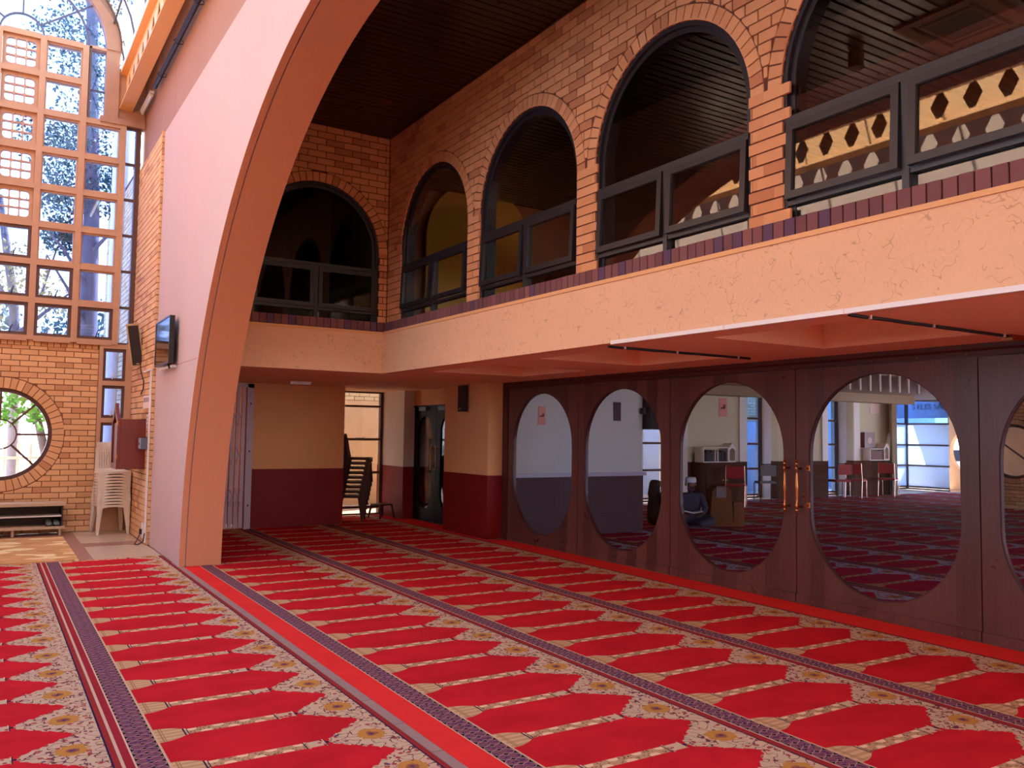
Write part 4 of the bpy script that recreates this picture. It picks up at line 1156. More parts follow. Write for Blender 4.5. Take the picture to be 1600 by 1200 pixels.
for a in (-1, 1):
    for b in (-1, 1):
        lpart(MB().tube([(a*.125, b*.125, .24), (a*.165, b*.165, 0)], [.022, .015], 8), 'leg', M_['chair_brown'], t)

# shoe rack, shoes, mat
t = thing('shoe_rack', 'low dark shoe rack with pale shelves under the round window', 'rack', (.3, 13.95, 0))
lpart(MB().box((-.95, -.16, .425), (.74, .2, .47)), 'top_board', M_['oak'], t)
lpart(MB().box((-.95, -.16, .095), (.735, .2, .135)), 'bottom_board', M_['oak'], t)
lpart(MB().box((-.93, -.13, .27), (.69, .19, .287)), 'shelf', M_['white'], t)
lpart(MB().box((-.93, .185, .135), (.69, .2, .425)), 'back_panel', M_['charcoal'], t)
for x in (-.95, .69): lpart(MB().box((x, -.14, .135), (x+.02, .2, .425)), 'side_panel', M_['charcoal'], t)
for x in (-.9, .09, .68):
    for yy in (-.12, .16): lpart(MB().tube([(x, yy, 0), (x, yy, .095)], .021, 10), 'leg', M_['oak'], t, True)
def shoe(x, lab):
    t = thing('shoe', lab, 'shoe', (x, 13.90, .135), 0, 'pair of grey green shoes on the rack')
    m = MB(); secs = [(-.10, .030, .035), (-.085, .040, .055), (-.05, .044, .065), (0, .042, .075), (.06, .036, .085), (.11, .034, .085), (.14, .028, .075)]
    vs, fs = [], []
    for (yy, w, h) in secs:
        for k in range(10):
            a = 2*PI*k/10; vs.append((w*math.cos(a), yy, .012 + max(0, (math.sin(a)+1)/2)*(h-.012)))
    for i in range(len(secs)-1):
        for k in range(10): fs.append((i*10+k, i*10+(k+1) % 10, (i+1)*10+(k+1) % 10, (i+1)*10+k))
    fs += [tuple(range(9, -1, -1)), tuple(60+k for k in range(10))]
    lpart(m.add(vs, fs), 'upper', M_['shoe'], t, True)
    lpart(MB().prism([(-.035, -.085), (-.02, -.105), (.02, -.105), (.035, -.085), (.042, -.03), (.035, .1), (.025, .145), (-.025, .145), (-.035, .1), (-.042, -.03)], 'z', 0, .016), 'sole', M_['rubber'], t)
shoe(.835, 'left grey green shoe on the lower shelf of the rack'); shoe(.935, 'right grey green shoe at the end of the rack')
n = NT('patterned_tan_rug'); x, y, z = n.pos(); P3 = n.vec(x*.9, y*1.6, z)
f = n.noise(P3, 2.2, 1, .3); g = n.noise(n.vec(x*.9+5.0, y*1.6, z), 2.6, 1, .3)
c = n.mix((f.gt(.57))*1.0, s2l((206, 150, 92)), s2l((238, 208, 146)))
c = n.mix(g.gt(.60)*.8, c, s2l((226, 164, 112))); c = n.mix(n.noise(P3, 3.5, 1).lt(.36)*.6, c, s2l((178, 118, 66)))
n.color(c); n.rough(.9); n.spec(.1); n.bump(n.noise(n.vec(x, y, z), 250, 2), .3, .003)
o = MB().box((-1.3, 11.16, -.004), (1.0, 13.62, .010)).build('rug', n.m); tag(o, 'tan rug with pale leaf shapes before the shoe rack', 'rug')

# column speaker on the side wall
t = thing('wall_speaker', 'tilted beige column speaker with dark grille on the brick side wall', 'speaker', (1.80, 13.25, 2.76))
t.rotation_euler = (math.radians(8), math.radians(-9), math.radians(-6))
lpart(MB().box((-.085, -.07, -.31), (.085, .07, .31)), 'case', M_['speaker_case'], t)
lpart(MB().box((-.068, -.076, -.285), (.068, -.068, .285)), 'grille', M_['grille'], t)
lpart(MB().box((-.02, -.08, -.275), (.02, -.075, -.262)), 'badge', M_['oak'], t)
lpart(MB().box((.05, -.01, -.05), (.12, .05, .05)), 'bracket', M_['blackpipe'], t)
o = MB().tube([(1.86, 13.1, 2.46), (1.87, 13.05, 2.34), (1.875, 12.85, 2.22), (1.875, 12.85, 2.12), (1.87, 13.0, 2.04)], .008, 6).build('cable', M_['blackpipe']); tag(o, 'loose black cable dangling below the beige column speaker', 'cable')
# television
t = thing('television', 'flat black television mounted where the brick meets the pale panel', 'television', (1.84, 11.1, 2.62))
t.rotation_euler = (0, math.radians(0), math.radians(0))
lpart(MB().prism([(-.49, -.285), (.49, -.285), (.49, .285), (-.49, .285)], 'x', -.03, .03, holes=[[(-.47, -.26), (.47, -.26), (.47, .268), (-.47, .268)]]), 'frame', M_['tvframe'], t)
lpart(MB().box((-.024, -.472, -.262), (.02, .472, .27)), 'screen', M_['tvscreen'], t)
lpart(MB().box((.02, -.3, -.2), (.05, .3, .1)), 'back_housing', M_['tvframe'], t)
lpart(MB().box((.05, -.1, -.08), (.078, .1, .08)), 'bracket', M_['blackpipe'], t)
lpart(MB().tube([(0, -.3, -.285), (.02, -.31, -.34)], .012, 6), 'cable', M_['blackpipe'], t)
o = MB().box((1.86, 10.7, 2.29), (1.918, 11.5, 2.32)).build('cable_trunking', M_['white']); tag(o, 'short white trunking under the television', 'trunking')
o = MB().box((1.862, 12.2, .03), (1.884, 12.235, 2.36)).box((1.862, 12.17, 2.335), (1.884, 12.8, 2.36)).build('cable_trunking', M_['white']); tag(o, 'upright white trunking at the edge of the brick side wall', 'trunking')
# cupboard
t = thing('wall_cupboard', 'red brown wooden cupboard with a pointed front frame on the brick side wall', 'cupboard', (1.7, 12.85, 1.34))
lpart(MB().box((-.13, -.30, -.345), (.185, .30, .335)), 'body', M_['cab'], t)
lpart(MB().prism([(-.29, -.345), (.29, -.345), (.29, .335), (.12, .42), (0, .56), (-.12, .42), (-.29, .335)], 'x', -.175, -.13, holes=[[(-.22, -.27), (.22, -.27), (.22, .28), (.08, .36), (0, .46), (-.08, .36), (-.22, .28)]]), 'front_frame', M_['cab'], t)
lpart(MB().box((-.15, -.225, -.275), (-.135, .225, .285)), 'door', M_['maroon'], t)
for z in (-.2, .25): lpart(MB().box((-.182, -.305, z), (-.165, -.285, z+.06)), 'hinge', M_['brass'], t)
# electrical box, notices, sockets
t = thing('control_box', 'small blue grey metal box with a pale face beside the red brown cupboard', 'box', (1.84, 12.3, 1.35))
lpart(MB().box((-.06, -.09, -.075), (.047, .09, .075)), 'case', M_['grey_box'], t); lpart(MB().box((-.068, -.085, -.07), (-.06, .085, .07)), 'face', M_['grey_box_face'], t)
lpart(MB().box((-.074, -.03, -.02), (-.068, .02, .01)), 'lock', M_['blackpipe'], t)
t = thing('paper_notice', 'white notice with lines of print on the brick above the cupboard', 'notice', (1.884, 12.52, 1.92))
lpart(MB().box((-.003, -.33, -.09), (.002, .33, .09)), 'sheet', M_['paper'], t)
for i in range(6): lpart(MB().box((-.0045, .28-i*.085, -.005), (-.0025, .245-i*.085, .06)), 'print', M_['ink'], t)
t = thing('paper_notice', 'white notice with dark dots on the brick beside the upright trunking', 'notice', (1.884, 12.38, 1.65))
lpart(MB().box((-.003, -.14, -.09), (.002, .14, .09)), 'sheet', M_['paper'], t)
for (a, b) in ((.08, .05), (-.03, .06), (.05, .0), (-.08, .01), (.0, -.05), (.09, -.06)): lpart(MB().lathe([(.014, -.002), (.014, .002)], (0, 0, 0), 8), 'print', M_['ink'], t).matrix_basis = Matrix.Translation((-.004, a, b)) @ Matrix.Rotation(PI/2, 4, 'Y')
t = thing('power_socket', 'white power socket with a dark plug low on the brick side wall', 'socket', (1.885, 12.45, .17))
lpart(MB().box((-.02, -.06, -.1), (.003, .06, .1)), 'plate', M_['white'], t); lpart(MB().box((-.05, -.03, -.05), (-.02, .02, .02)), 'plug', M_['blackpipe'], t)
o = MB().tube([(1.84, 12.44, .11), (1.80, 12.40, .04), (1.76, 12.3, .008), (1.80, 12.25, .008), (1.85, 12.2, .05), (1.86, 12.18, .16)], .007, 6).build('cable', M_['blackpipe']); tag(o, 'black cord from the low socket lying on the tiles', 'cable')

# ================================================================== OUTSIDE THE FAR WINDOWS
o = MB().box((-40, 19.0, -.5), (60, 70, -.15)).box((-40, 14.45, -.5), (-9, 19, -.15)).build('ground', M_['ground']); tag(o, 'pale paved ground outside the far windows', 'ground', kind='structure')
hg = thing('hedge', 'dark hedge added to darken the view through the low corner windows', 'hedge', (1.75, 17.6, -.1))  # hedge shape added to darken the bright view through the low panes
MB().box((1.25, 17.45, -.1), (1.86, 17.9, 2.75)).build('core', M_['leaf_blue'], hg)
_r = random.Random(21); vs, fs = [], []
for i in range(2200):
    p = Vector((_r.uniform(1.22, 1.88), 17.42 + _r.uniform(-.06, .02), _r.uniform(-.1, 2.85))); a = Vector((_r.gauss(0, 1), _r.gauss(0, .5), _r.gauss(0, 1))).normalized()*.05; b = Vector((a.z, _r.uniform(-.02, .02), -a.x))*.5; k = len(vs)
    vs += [p-a, p+b, p+a, p-b]; fs.append((k, k+1, k+2, k+3))
lv = MB().add(vs, fs).build('foliage', M_['leaf_blue'], hg, recalc=False); lv['kind'] = 'stuff'
t = thing('garden_fence', 'cream railing fence seen low through the round window', 'fence', (0, 18.2, 0))
for z in (.35, .95): MB().box((-4, 18.18, z), (4, 18.22, z+.05)).build('rail', M_['fence'], t)
x = -2.0
while x < 1.6: MB().box((x, 18.19, 0), (x+.045, 18.235, 1.25)).build('post', M_['fence'], t); x += .21
o = MB().lathe([(.17, -.1), (.17, 7.4)], (1.93, 16.6, 0), 24).build('outdoor_column', M_['extwhite'], None, True); tag(o, 'round white column standing outside the lattice window', 'column')
def leaves(parent, mat, centres, n, size, seed, name='crown'):
    rnd = random.Random(seed); vs, fs = [], []
    for i in range(n):
        c, R_ = rnd.choice(centres)
        d = Vector((rnd.gauss(0, 1), rnd.gauss(0, 1), rnd.gauss(0, 1))).normalized()*R_*rnd.random()**.45
        p = Vector(c) + Vector((d.x, d.y, d.z*.85)); a = Vector((rnd.gauss(0, 1), rnd.gauss(0, 1), rnd.gauss(0, 1))).normalized(); b = a.cross(Vector((rnd.gauss(0, 1), rnd.gauss(0, 1), rnd.gauss(0, 1)))).normalized()
        s_ = size*rnd.uniform(.6, 1.3); k = len(vs)
        vs += [p - a*s_, p + b*s_*.5, p + a*s_, p - b*s_*.5]; fs.append((k, k+1, k+2, k+3))
    o = MB().add(vs, fs).build(name, mat, parent, recalc=False); o['kind'] = 'stuff'; return o
def tree(lab, x, y, h, r, trunk_pts, mat, crowns, n, size, seed, branches=()):
    t = thing('tree', lab, 'tree', (x, y, -.15), 0, None)
    MB().tube(trunk_pts, [r*(1-.55*i/(len(trunk_pts)-1)) for i in range(len(trunk_pts))], 12).build('trunk', M_['bark'], t, True)
    for b in branches: MB().tube(b, [.05*(1-.7*i/(len(b)-1)) for i in range(len(b))], 6).build('branch', M_['bark'], t, True)
    leaves(t, mat, crowns, n, size, seed)
tree('tall dark conifer with a thick grey trunk outside the lattice window', 1.7, 19.6, 11, .24, [(1.78, 19.6, -.15), (1.74, 19.6, 3), (1.72, 19.6, 6), (1.55, 19.7, 11)], M_['leaf_blue'],
     [((1.5, 19.8, 7.2), 1.0), ((1.9, 19.5, 8.6), 1.1), ((1.3, 20.0, 9.8), 1.0), ((1.6, 20, 11.4), 1.0), ((2.3, 19.6, 6.6), .8), ((1.2, 19.8, 6.4), .7), ((1.0, 20, 7.6), .8), ((1.3, 20, 5.6), .5)], 9000, .05, 3,
     [[(1.72, 19.5, 4.4), (1.2, 19.3, 5.2), (.8, 19.2, 5.6)], [(1.72, 19.5, 5.2), (2.1, 19.3, 5.7), (2.5, 19.2, 6.4)], [(1.72, 19.5, 3.6), (1.3, 19.3, 4.4), (.9, 19.1, 5.0)]])
tree('slender leafy tree with golden leaves outside the open casements', .4, 20.4, 7, .14, [(.55, 20.4, -.15), (.5, 20.4, 2.4), (.40, 20.4, 4.2), (.05, 20.5, 6.4)], M_['leaf_gold'],
     [((-.2, 20.2, 4.4), .8), ((.5, 20.3, 4.9), .7), ((1.0, 20.4, 4.3), .6), ((-.6, 20.4, 5.0), .8), ((-.3, 20.4, 3.7), .6)], 1500, .05, 5,
     [[(.5, 20.35, 3.2), (.85, 20.3, 4.2), (1.15, 20.2, 5.4)], [(.42, 20.35, 3.9), (-.1, 20.2, 4.9), (-.5, 20.2, 5.6)], [(.5, 20.35, 3.5), (1.1, 20.2, 4.1), (1.5, 20.1, 4.5)]])
tree('leafy vine tree with bright green leaves outside the round window', .95, 17.4, 3, .10, [(.98, 17.4, -.15), (.96, 17.4, 1.0), (.80, 17.45, 1.7), (.6, 17.5, 2.6)], M_['leaf'],
     [((.1, 17.2, 2.15), .45), ((.5, 17.1, 2.05), .4), ((.9, 17.1, 1.75), .3), ((-.4, 17.3, 2.1), .5), ((.75, 17.4, 2.4), .4), ((.3, 17.3, 1.75), .25)], 520, .075, 9,
     [[(.8, 17.4, 1.7), (.4, 17.3, 1.9), (0, 17.2, 2.1)]])
tree('distant hazy green tree beyond the fence', -1.5, 27, 8, .2, [(-1.5, 27, -.15), (-1.4, 27, 3), (-1.2, 27, 6)], M_['leaf_blue'], [((-1.2, 27, 5), 1.6), ((-.2, 27.3, 4.2), 1.2), ((2.4, 28, 4.4), 1.4)], 1500, .12, 13)

# ================================================================== THE ROOM BEHIND THE GLASS DOORS
def abox(name, label, boxes, mat, cat='wall'):
    mb = MB()
    if len(boxes) > 1:
        for i, (a, b) in enumerate(boxes):
            o = MB().box(a, b).build(name, mat); tag(o, label + (', piece %d from the left' % (i+1)), cat, kind='structure')
        return o
    for a, b in boxes: mb.box(a, b)
    o = mb.build(name, mat); return tag(o, label, cat, kind='structure')
o = abox('wall_annexe_near', 'pale grey wall with maroon dado behind the first two oval panes', [((6.66, 10.62, .95), (9.16, 10.8, 2.75))], M_['grey_wall'])
MB().box((6.66, 10.60, 0), (9.16, 10.8, .90)).build('dado', M_['dado_dark'], o); MB().box((6.66, 10.55, .90), (9.19, 10.8, .955)).build('ledge', M_['steel'], o)
FYA = 14.5
o = abox('wall_annexe_far', 'cream far wall of the room behind the glass doors', [((13.83, FYA, .95), (15.8, FYA+.2, 2.8)), ((16.945, FYA, .95), (18.85, FYA+.2, 2.8)), ((19.94, FYA, .95), (21.85, FYA+.2, 2.8)), ((9.0, 15.04, 0), (12.3, 15.2, 2.8)), ((9.16, 10.8, 0), (9.3, 15.2, 2.75))], M_['cream_wall'])
MB().box((13.81, FYA-.03, 0), (15.82, FYA+.2, .95)).box((16.93, FYA-.03, 0), (18.87, FYA+.2, .95)).box((19.92, FYA-.03, 0), (21.87, FYA+.2, .95)).build('dado', M_['dado_wood'], o)
abox('pillar_annexe', 'pale pilasters and white window returns of the far annexe wall', [((13.63, FYA-.05, 0), (13.83, 15.2, 2.8)), ((15.55, FYA-.05, .95), (15.8, FYA, 2.8)), ((16.945, FYA+.2, 0), (17.1, 15.2, 2.8)), ((18.62, FYA-.05, .95), (18.85, FYA, 2.8)), ((19.94, FYA+.2, 0), (20.1, 15.2, 2.8)), ((19.94, FYA-.04, .95), (20.19, FYA, 2.8)), ((21.6, FYA-.04, .95), (21.85, FYA, 2.8))], M_['white'], 'pillar')
for k, (x0, x1, yy) in enumerate(((12.3, 13.63, 15.04), (15.7, 16.945, 15.04), (18.75, 19.94, 15.0), (21.7, 24.46, 15.85))):
    t = thing('window_%d' % (11+k), ('glowing cream window bay left of the man in the white cap', 'barred slit window right of the bookcase in the room beyond', 'barred slit window left of the white poster in the fourth oval pane', 'tall blue lit corner window in the fourth oval pane')[k], 'window', ((x0+x1)/2, yy, 0)); t['kind'] = 'structure'
    for z in (0, .06, .72, 1.35, 2.0, 2.72): MB().box((x0, yy-.03, z), (x1, yy+.03, z+.05)).build('bar', M_['brown_frame'], t)
    for x in ([x0, x1-.06] + ([x0+.85, x0+1.7] if k == 3 else [])): MB().box((x, yy-.04, 0), (x+.07, yy+.04, 2.75)).build('mullion', M_['charcoal'], t)
    for za, zb in ((.11, .72), (.77, 1.35), (1.40, 2.0), (2.05, 2.72)): MB().box((x0, yy-.003, za), (x1, yy+.003, zb)).build('pane', (M_['frosted'] if k == 3 and zb < 2.1 else M_['glass_blue']) if k else M_['glass_grey'], t)
    if k == 3:
        for z in (0, .06, .72, 1.35, 2.0, 2.72): MB().box((24.43, FYA, z), (24.49, 15.85, z+.05)).build('bar', M_['brown_frame'], t)
        for za, zb in ((.11, .72), (.77, 1.35), (1.40, 2.0), (2.05, 2.72)): MB().box((24.457, FYA, za), (24.463, 15.85, zb)).build('pane', M_['frosted'] if zb < 2.1 else M_['glass_blue'], t)
    else:
        ow = MB().box((x0-.6, yy+2.4, 2.0), (x1+1.4, yy+2.6, 3.6)).build('wall_outside_annexe_%d' % k, M_['mortar']); tag(ow, ('sunlit brick wall outside the cream window bay', 'sunlit brick wall outside the slit window by the bookcase', 'sunlit brick wall outside the slit window by the poster')[k], 'wall', kind='structure')
        lay_bricks(ow, M_['ext_brick'], 'y', yy+2.39, -1, x0-.5, x1+1.4, 2.01, 3.5, limit=60, min_px=3)
        ow = MB().box((x0-.6, yy+2.4, -.1), (x1+1.4, yy+2.6, 2.0)).build('wall_outside_panel_%d' % k, M_['frost'] if k else M_['ext_cream']); tag(ow, ('cream panel wall outside the glowing window bay', 'pale blue panel wall outside the slit window by the bookcase', 'pale blue panel wall outside the slit window by the poster')[k], 'wall', kind='structure')
ow = MB().box((21.8, 18.0, -.1), (29.5, 18.2, 3.4)).build('wall_outside_blue', M_['frost']); tag(ow, 'pale blue board fence outside the tall corner window', 'wall', kind='structure')
wc = MB().prism([(10.9, -.1), (15.2, -.1), (15.2, 3.2), (10.9, 3.2)], 'x', 25.6, 25.8, holes=[arc(14.45, 1.2, .70, 0, 2*PI, 32)[:-1]]).build('wall_annexe_corner', M_['brick_tan']); tag(wc, 'tan wall with a round opening right of the tall blue window', 'wall', kind='structure')
# lettering on a board outside
sg = thing('shop_sign', 'faded blue sign board with dark letters outside the tall corner window', 'sign', (26.3, 16.6, 2.45))
MB().box((26.26, 15.3, 2.25), (26.34, 18.0, 2.95)).build('board', M_['grey_box_face'], sg)
fc = bpy.data.curves.new('lettering', 'FONT'); fc.body = 'S ELES SAD'; fc.size = .26; fc.extrude = .008; fc.align_x = 'CENTER'; fc.align_y = 'CENTER'
fo = bpy.data.objects.new('lettering', fc); COL.objects.link(fo)
dg = bpy.context.evaluated_depsgraph_get(); dg.update(); lm = bpy.data.meshes.new_from_object(fo.evaluated_get(dg)); bpy.data.objects.remove(fo)
lm.name = 'lettering'; lm.materials.clear(); lm.materials.append(M_['grey_box'])
fo = bpy.data.objects.new('lettering', lm); COL.objects.link(fo)
fo.matrix_basis = Matrix.Translation((26.245, 16.2, 2.62)) @ Matrix.Rotation(-PI/2, 4, 'Z') @ Matrix.Rotation(PI/2, 4, 'X'); attach(fo, sg)
hs = thing('light_strip_slats', 'row of white slats standing in for bright light strips on the far beam', 'slats', (12.2, 8.57, 2.7))  # bright strips of light put in as solid white slats
MB().box((11.2, 8.58, 2.70), (13.6, 8.6, 2.74)).build('rail', M_['annexe_ceiling'], hs)
for x_ in (11.71, 11.97, 12.23, 12.49, 12.76, 13.02, 13.27, 13.56): MB().box((x_-.022, 8.55, 2.33), (x_+.022, 8.58, 2.71)).build('slat', M_['white'], hs)
o = abox('ceiling_annexe', 'beige plaster ceiling of the room behind the glass doors', [((6.66, -6, 2.75), (30, 15.9, 2.8)), ((9.3, 14.0, 2.52), (22, 14.45, 2.75)), ((9.3, 8.6, 2.6), (30, 8.9, 2.75)), ((9.3, 4.4, 2.6), (30, 4.7, 2.75))], M_['annexe_ceiling'], 'ceiling')
o = abox('wall_annexe_side', 'dim cream piers between gaps added to light the room behind the doors', [((6.6, -6.2, 0), (7, -6, 2.8)), ((13, -6.2, 0), (13.4, -6, 2.8)), ((19.4, -6.2, 0), (20, -6, 2.8))], M_['cream_wall'])  # wide gaps added so that daylight fills the room
be = MB().prism([(11.2, 0), (-6, 0), (-6, 2.75), (11.2, 2.75)], 'x', 20.02, 20.2, holes=[arc(10.35, 1.3, .62, 0, 2*PI, 32)[:-1]]).build('wall_annexe_east', M_['mortar']); tag(be, 'tan brick wall at the right end of the room beyond', 'wall', kind='structure')
lay_bricks(be, M_['brick_tan'], 'x', 20.0, -1, 4, 11.2, .005, 2.74, [('circle', 10.35, 1.3, .74)], limit=120, extra=voussoirs(10.35, 1.3, .625, .11, 0, 2*PI), min_px=5)
t = thing('window_15', 'round window in the tan brick wall behind the last oval pane', 'window', (20.05, 10.35, 1.3)); t['kind'] = 'structure'
MB().prism(arc(10.35, 1.3, .62, 0, 2*PI, 32)[:-1], 'x', 20.04, 20.1, holes=[arc(10.35, 1.3, .56, 0, 2*PI, 32)[:-1]]).build('frame', M_['brown_frame'], t)
MB().bar((20.07, 9.8, .9), (20.07, 10.9, 1.7), .04, .03).build('spoke', M_['brown_frame'], t); MB().prism(arc(10.35, 1.3, .57, 0, 2*PI, 32)[:-1], 'x', 20.067, 20.073).build('pane', M_['glass'], t)
# porthole panes on slanted corner panels
def slanted(no, label, x, y, z, r, ang):
    t = thing('window_%d' % no, label, 'window', (x, y, 0), ang); t['kind'] = 'structure'
    lpart(MB().prism([(-r-.3, 0), (r+.3, 0), (r+.3, 2.7), (-r-.3, 2.7)], 'y', 0, .12, holes=[arc(0, z, r, 0, 2*PI, 32)[:-1]]), 'panel', M_['cream_wall'], t)
    lpart(MB().prism(arc(0, z, r, 0, 2*PI, 32)[:-1], 'y', .02, .08, holes=[arc(0, z, r-.06, 0, 2*PI, 32)[:-1]]), 'frame', M_['brown_frame'], t)
    lpart(MB().prism(arc(0, z, r*.4, 0, 2*PI, 24)[:-1], 'y', .03, .06, holes=[arc(0, z, r*.34, 0, 2*PI, 24)[:-1]]), 'inner_ring', M_['brown_frame'], t)
    for k in range(8):
        a = k*PI/4; lpart(MB().bar((r*.38*math.cos(a), .045, z+r*.38*math.sin(a)), ((r-.03)*math.cos(a), .045, z+(r-.03)*math.sin(a)), .03, .02, (0, 1, 0)), 'spoke', M_['brown_frame'], t)
    lpart(MB().prism(arc(0, z, r-.03, 0, 2*PI, 32)[:-1], 'y', .042, .048), 'pane', M_['glass'], t)
slanted(16, 'narrow looking round window left of the tall blue corner window', 21.95, 14.75, 1.45, .62, math.radians(45))

# posters, bookcase, clock
def poster(x, y, z, w, h, mat, lab, glyph=True):
    t = thing('poster', lab, 'poster', (x, y, z))
    lpart(MB().box((-w/2, -.008, -h/2), (w/2, 0, h/2)), 'sheet', mat, t)
    if glyph:
        s_ = w*.9; P = [(-.30, .0), (-.28, -.12), (-.14, -.12), (-.12, .0), (-.10, -.12), (.04, -.12), (.06, .28), (.08, -.12), (.18, -.12)]
        lpart(MB().tube([(p[0]*s_, -.010, p[1]*s_) for p in P], .014*w/.3, 6).tube([(.26*s_, -.01, -.12*s_), (.26*s_, -.01, .3*s_)], .014*w/.3, 6), 'lettering', M_['ink'], t)
poster(15.02, FYA-.001, 2.25, .26, .44, M_['salmon_paper'], 'salmon poster with dark script above the white bookcase')
poster(20.89, FYA-.001, 2.6, .42, .72, M_['paper'], 'white poster with dark script above the brown clock case')
poster(7.16, 10.618, 1.83, .13, .28, M_['salmon_paper'], 'small salmon card with dark script in the first oval pane')
poster(8.62, 10.618, 1.93, .15, .30, M_['ink'], 'small purple card on the pale grey wall in the second oval pane', False)
t = thing('wall_speaker', 'tall black box speaker at the end of the pale grey wall', 'speaker', (9.30, 10.55, 1.95))
lpart(MB().box((-.13, -.12, -.30), (.16, .12, .30)), 'case', M_['blackpipe'], t); lpart(MB().box((-.11, -.128, -.28), (.14, -.12, .28)), 'grille', M_['grille'], t); lpart(MB().box((-.2, -.02, -.05), (-.13, .06, .05)), 'bracket', M_['charcoal'], t)
t = thing('low_cabinet', 'dark wooden cabinet carrying the white bookcase', 'cabinet', (14.55, 14.2, 0))
lpart(MB().box((-.6, -.2, .05), (.6, .24, .95)), 'body', M_['dado_wood'], t)
for x in (-.3, .3):
    d = lpart(MB().box((x-.28, -.215, .1), (x+.28, -.2, .9)), 'door', M_['dado_wood'], t)
    k = MB().lathe([(.012, -.012), (.012, .012)], (14.55+x*.2, 13.975, .55), 8).build('knob', M_['brass'], d)
lpart(MB().box((-.55, -.18, 0), (.55, .2, .05)), 'plinth', M_['charcoal'], t)
t = thing('bookcase', 'small white bookcase full of books on the dark cabinet', 'bookcase', (14.5, 14.25, .95))
lpart(MB().box((-.5, -.14, 0), (.3, .14, .02)).box((-.5, -.14, .33), (.3, .14, .35)), 'shelf', M_['white'], t)
for x in (-.5, .28): lpart(MB().box((x, -.14, .02), (x+.02, .14, .33)), 'side_panel', M_['white'], t)
lpart(MB().prism([(.31, 0), (.55, 0), (.55, .32), (.43, .45), (.31, .32)], 'y', -.14, .14, holes=[[(.34, .04), (.52, .04), (.52, .28), (.43, .34), (.34, .28)]]), 'arched_end', M_['white'], t)
rb = random.Random(4); x = -.47
bk = ['dark', 'book', 'charcoal', 'maroon', 'page']; i = 0
while x < .24:
    w = rb.uniform(.025, .045); h = rb.uniform(.2, .27); mt = M_[rb.choice(bk)]
    b = thing('book', 'one of the narrow books filling the small white bookcase', 'book', (14.5+x+w/2, 14.25, .97), 0, 'books in the white bookcase')
    lpart(MB().prism([(-w/2, -.1), (w/2, -.1), (w/2, .08), (w/2-.004, .08), (w/2-.004, -.094), (-w/2+.004, -.094), (-w/2+.004, .08), (-w/2, .08)], 'z', 0, h), 'cover', mt, b)
    lpart(MB().box((-w/2+.004, -.094, .004), (w/2-.004, .075, h-.006)), 'pages', M_['page'], b); x += w + .004
t = thing('clock_case', 'square brown clock case with a pale dial under the white poster', 'clock', (20.5, 14.44, 1.5))
lpart(MB().box((-.22, -.06, -.2), (.22, .06, .22)), 'case', M_['cab'], t); d = lpart(MB().prism(arc(0, 0, .09, 0, 2*PI, 20)[:-1], 'y', -.068, -.06), 'dial', M_['paper'], t)
lpart(MB().bar((0, -.07, 0), (.0, -.07, .06), .006, .01, (0, 1, 0)).bar((0, -.07, 0), (.04, -.07, 0), .006, .01, (0, 1, 0)), 'hand', M_['ink'], t)
t = thing('wall_shelf', 'small white shelf unit with an arched end below the clock case', 'shelf', (20.6, 14.35, .96))
lpart(MB().box((-.3, -.12, 0), (.3, .12, .02)).box((-.3, -.12, .30), (.3, .12, .32)).box((-.3, -.12, .02), (-.28, .12, .3)), 'frame', M_['white'], t); lpart(MB().box((-.27, -.1, .02), (.25, .1, .26)), 'folders', M_['maroon'], t)
lpart(MB().prism([(.31, 0), (.55, 0), (.55, .34), (.43, .48), (.31, .34)], 'y', -.12, .12, holes=[[(.35, .04), (.51, .04), (.51, .3), (.43, .37), (.35, .3)]]), 'arched_end', M_['white'], t)

def metal_chair(lab, loc, rz, seatm, framem):
    t = thing('metal_chair', lab, 'chair', loc, rz)
    lpart(MB().box((-.2, -.2, .44), (.2, .2, .49)), 'seat', seatm, t); lpart(MB().prism([(-.19, .62), (.19, .62), (.19, .88), (-.19, .88)], 'y', .2, .23), 'backrest', seatm, t)
    for s_ in (-1, 1):
        lpart(MB().tube([(s_*.21, -.21, 0), (s_*.21, -.2, .45)], .012, 8), 'leg', framem, t); lpart(MB().tube([(s_*.21, .26, 0), (s_*.21, .2, .45), (s_*.2, .235, .9)], .012, 8), 'leg', framem, t)
        lpart(MB().tube([(s_*.21, -.2, .44), (s_*.21, .2, .44)], .012, 8), 'side_rail', framem, t)
    lpart(MB().tube([(-.2, .235, .9), (.2, .235, .9)], .012, 8), 'top_rail', framem, t)
    return t
metal_chair('red chair with a pale metal frame right of the seated man', (14.45, 13.55, 0), math.radians(128), M_['red_vinyl'], M_['chrome'])
metal_chair('black folding chair by the barred slit window in the room beyond', (16.1, 14.15, 0), math.radians(150), M_['black_vinyl'], M_['blackpipe'])
metal_chair('first pale framed chair left of the fourth oval pane centre', (19.5, 14.1, 0), math.radians(110), M_['red_vinyl'], M_['chrome'])
metal_chair('second pale framed chair under the small white shelf unit', (20.9, 14.1, 0), math.radians(110), M_['red_vinyl'], M_['chrome'])
metal_chair('dark red chair at the far left of the fourth oval pane', (18.7, 14.0, 0), math.radians(160), M_['red_vinyl'], M_['blackpipe'])

# brown lectern box
t = thing('lectern_box', 'tall brown wooden box stand right of the seated man', 'stand', (10.92, 10.62, 0), math.radians(-25))
lpart(MB().prism([(-.24, 0), (.20, 0), (.16, .62), (.08, .70), (-.10, .70), (-.18, .6)], 'y', -.15, .15), 'body', M_['brownbox'], t)
lpart(MB().box((.205, -.13, 0), (.40, .13, .42)), 'step', M_['brownbox'], t)
lpart(MB().box((-.12, -.165, .5), (.06, -.15, .68)), 'front_panel', M_['header_wood'], t)

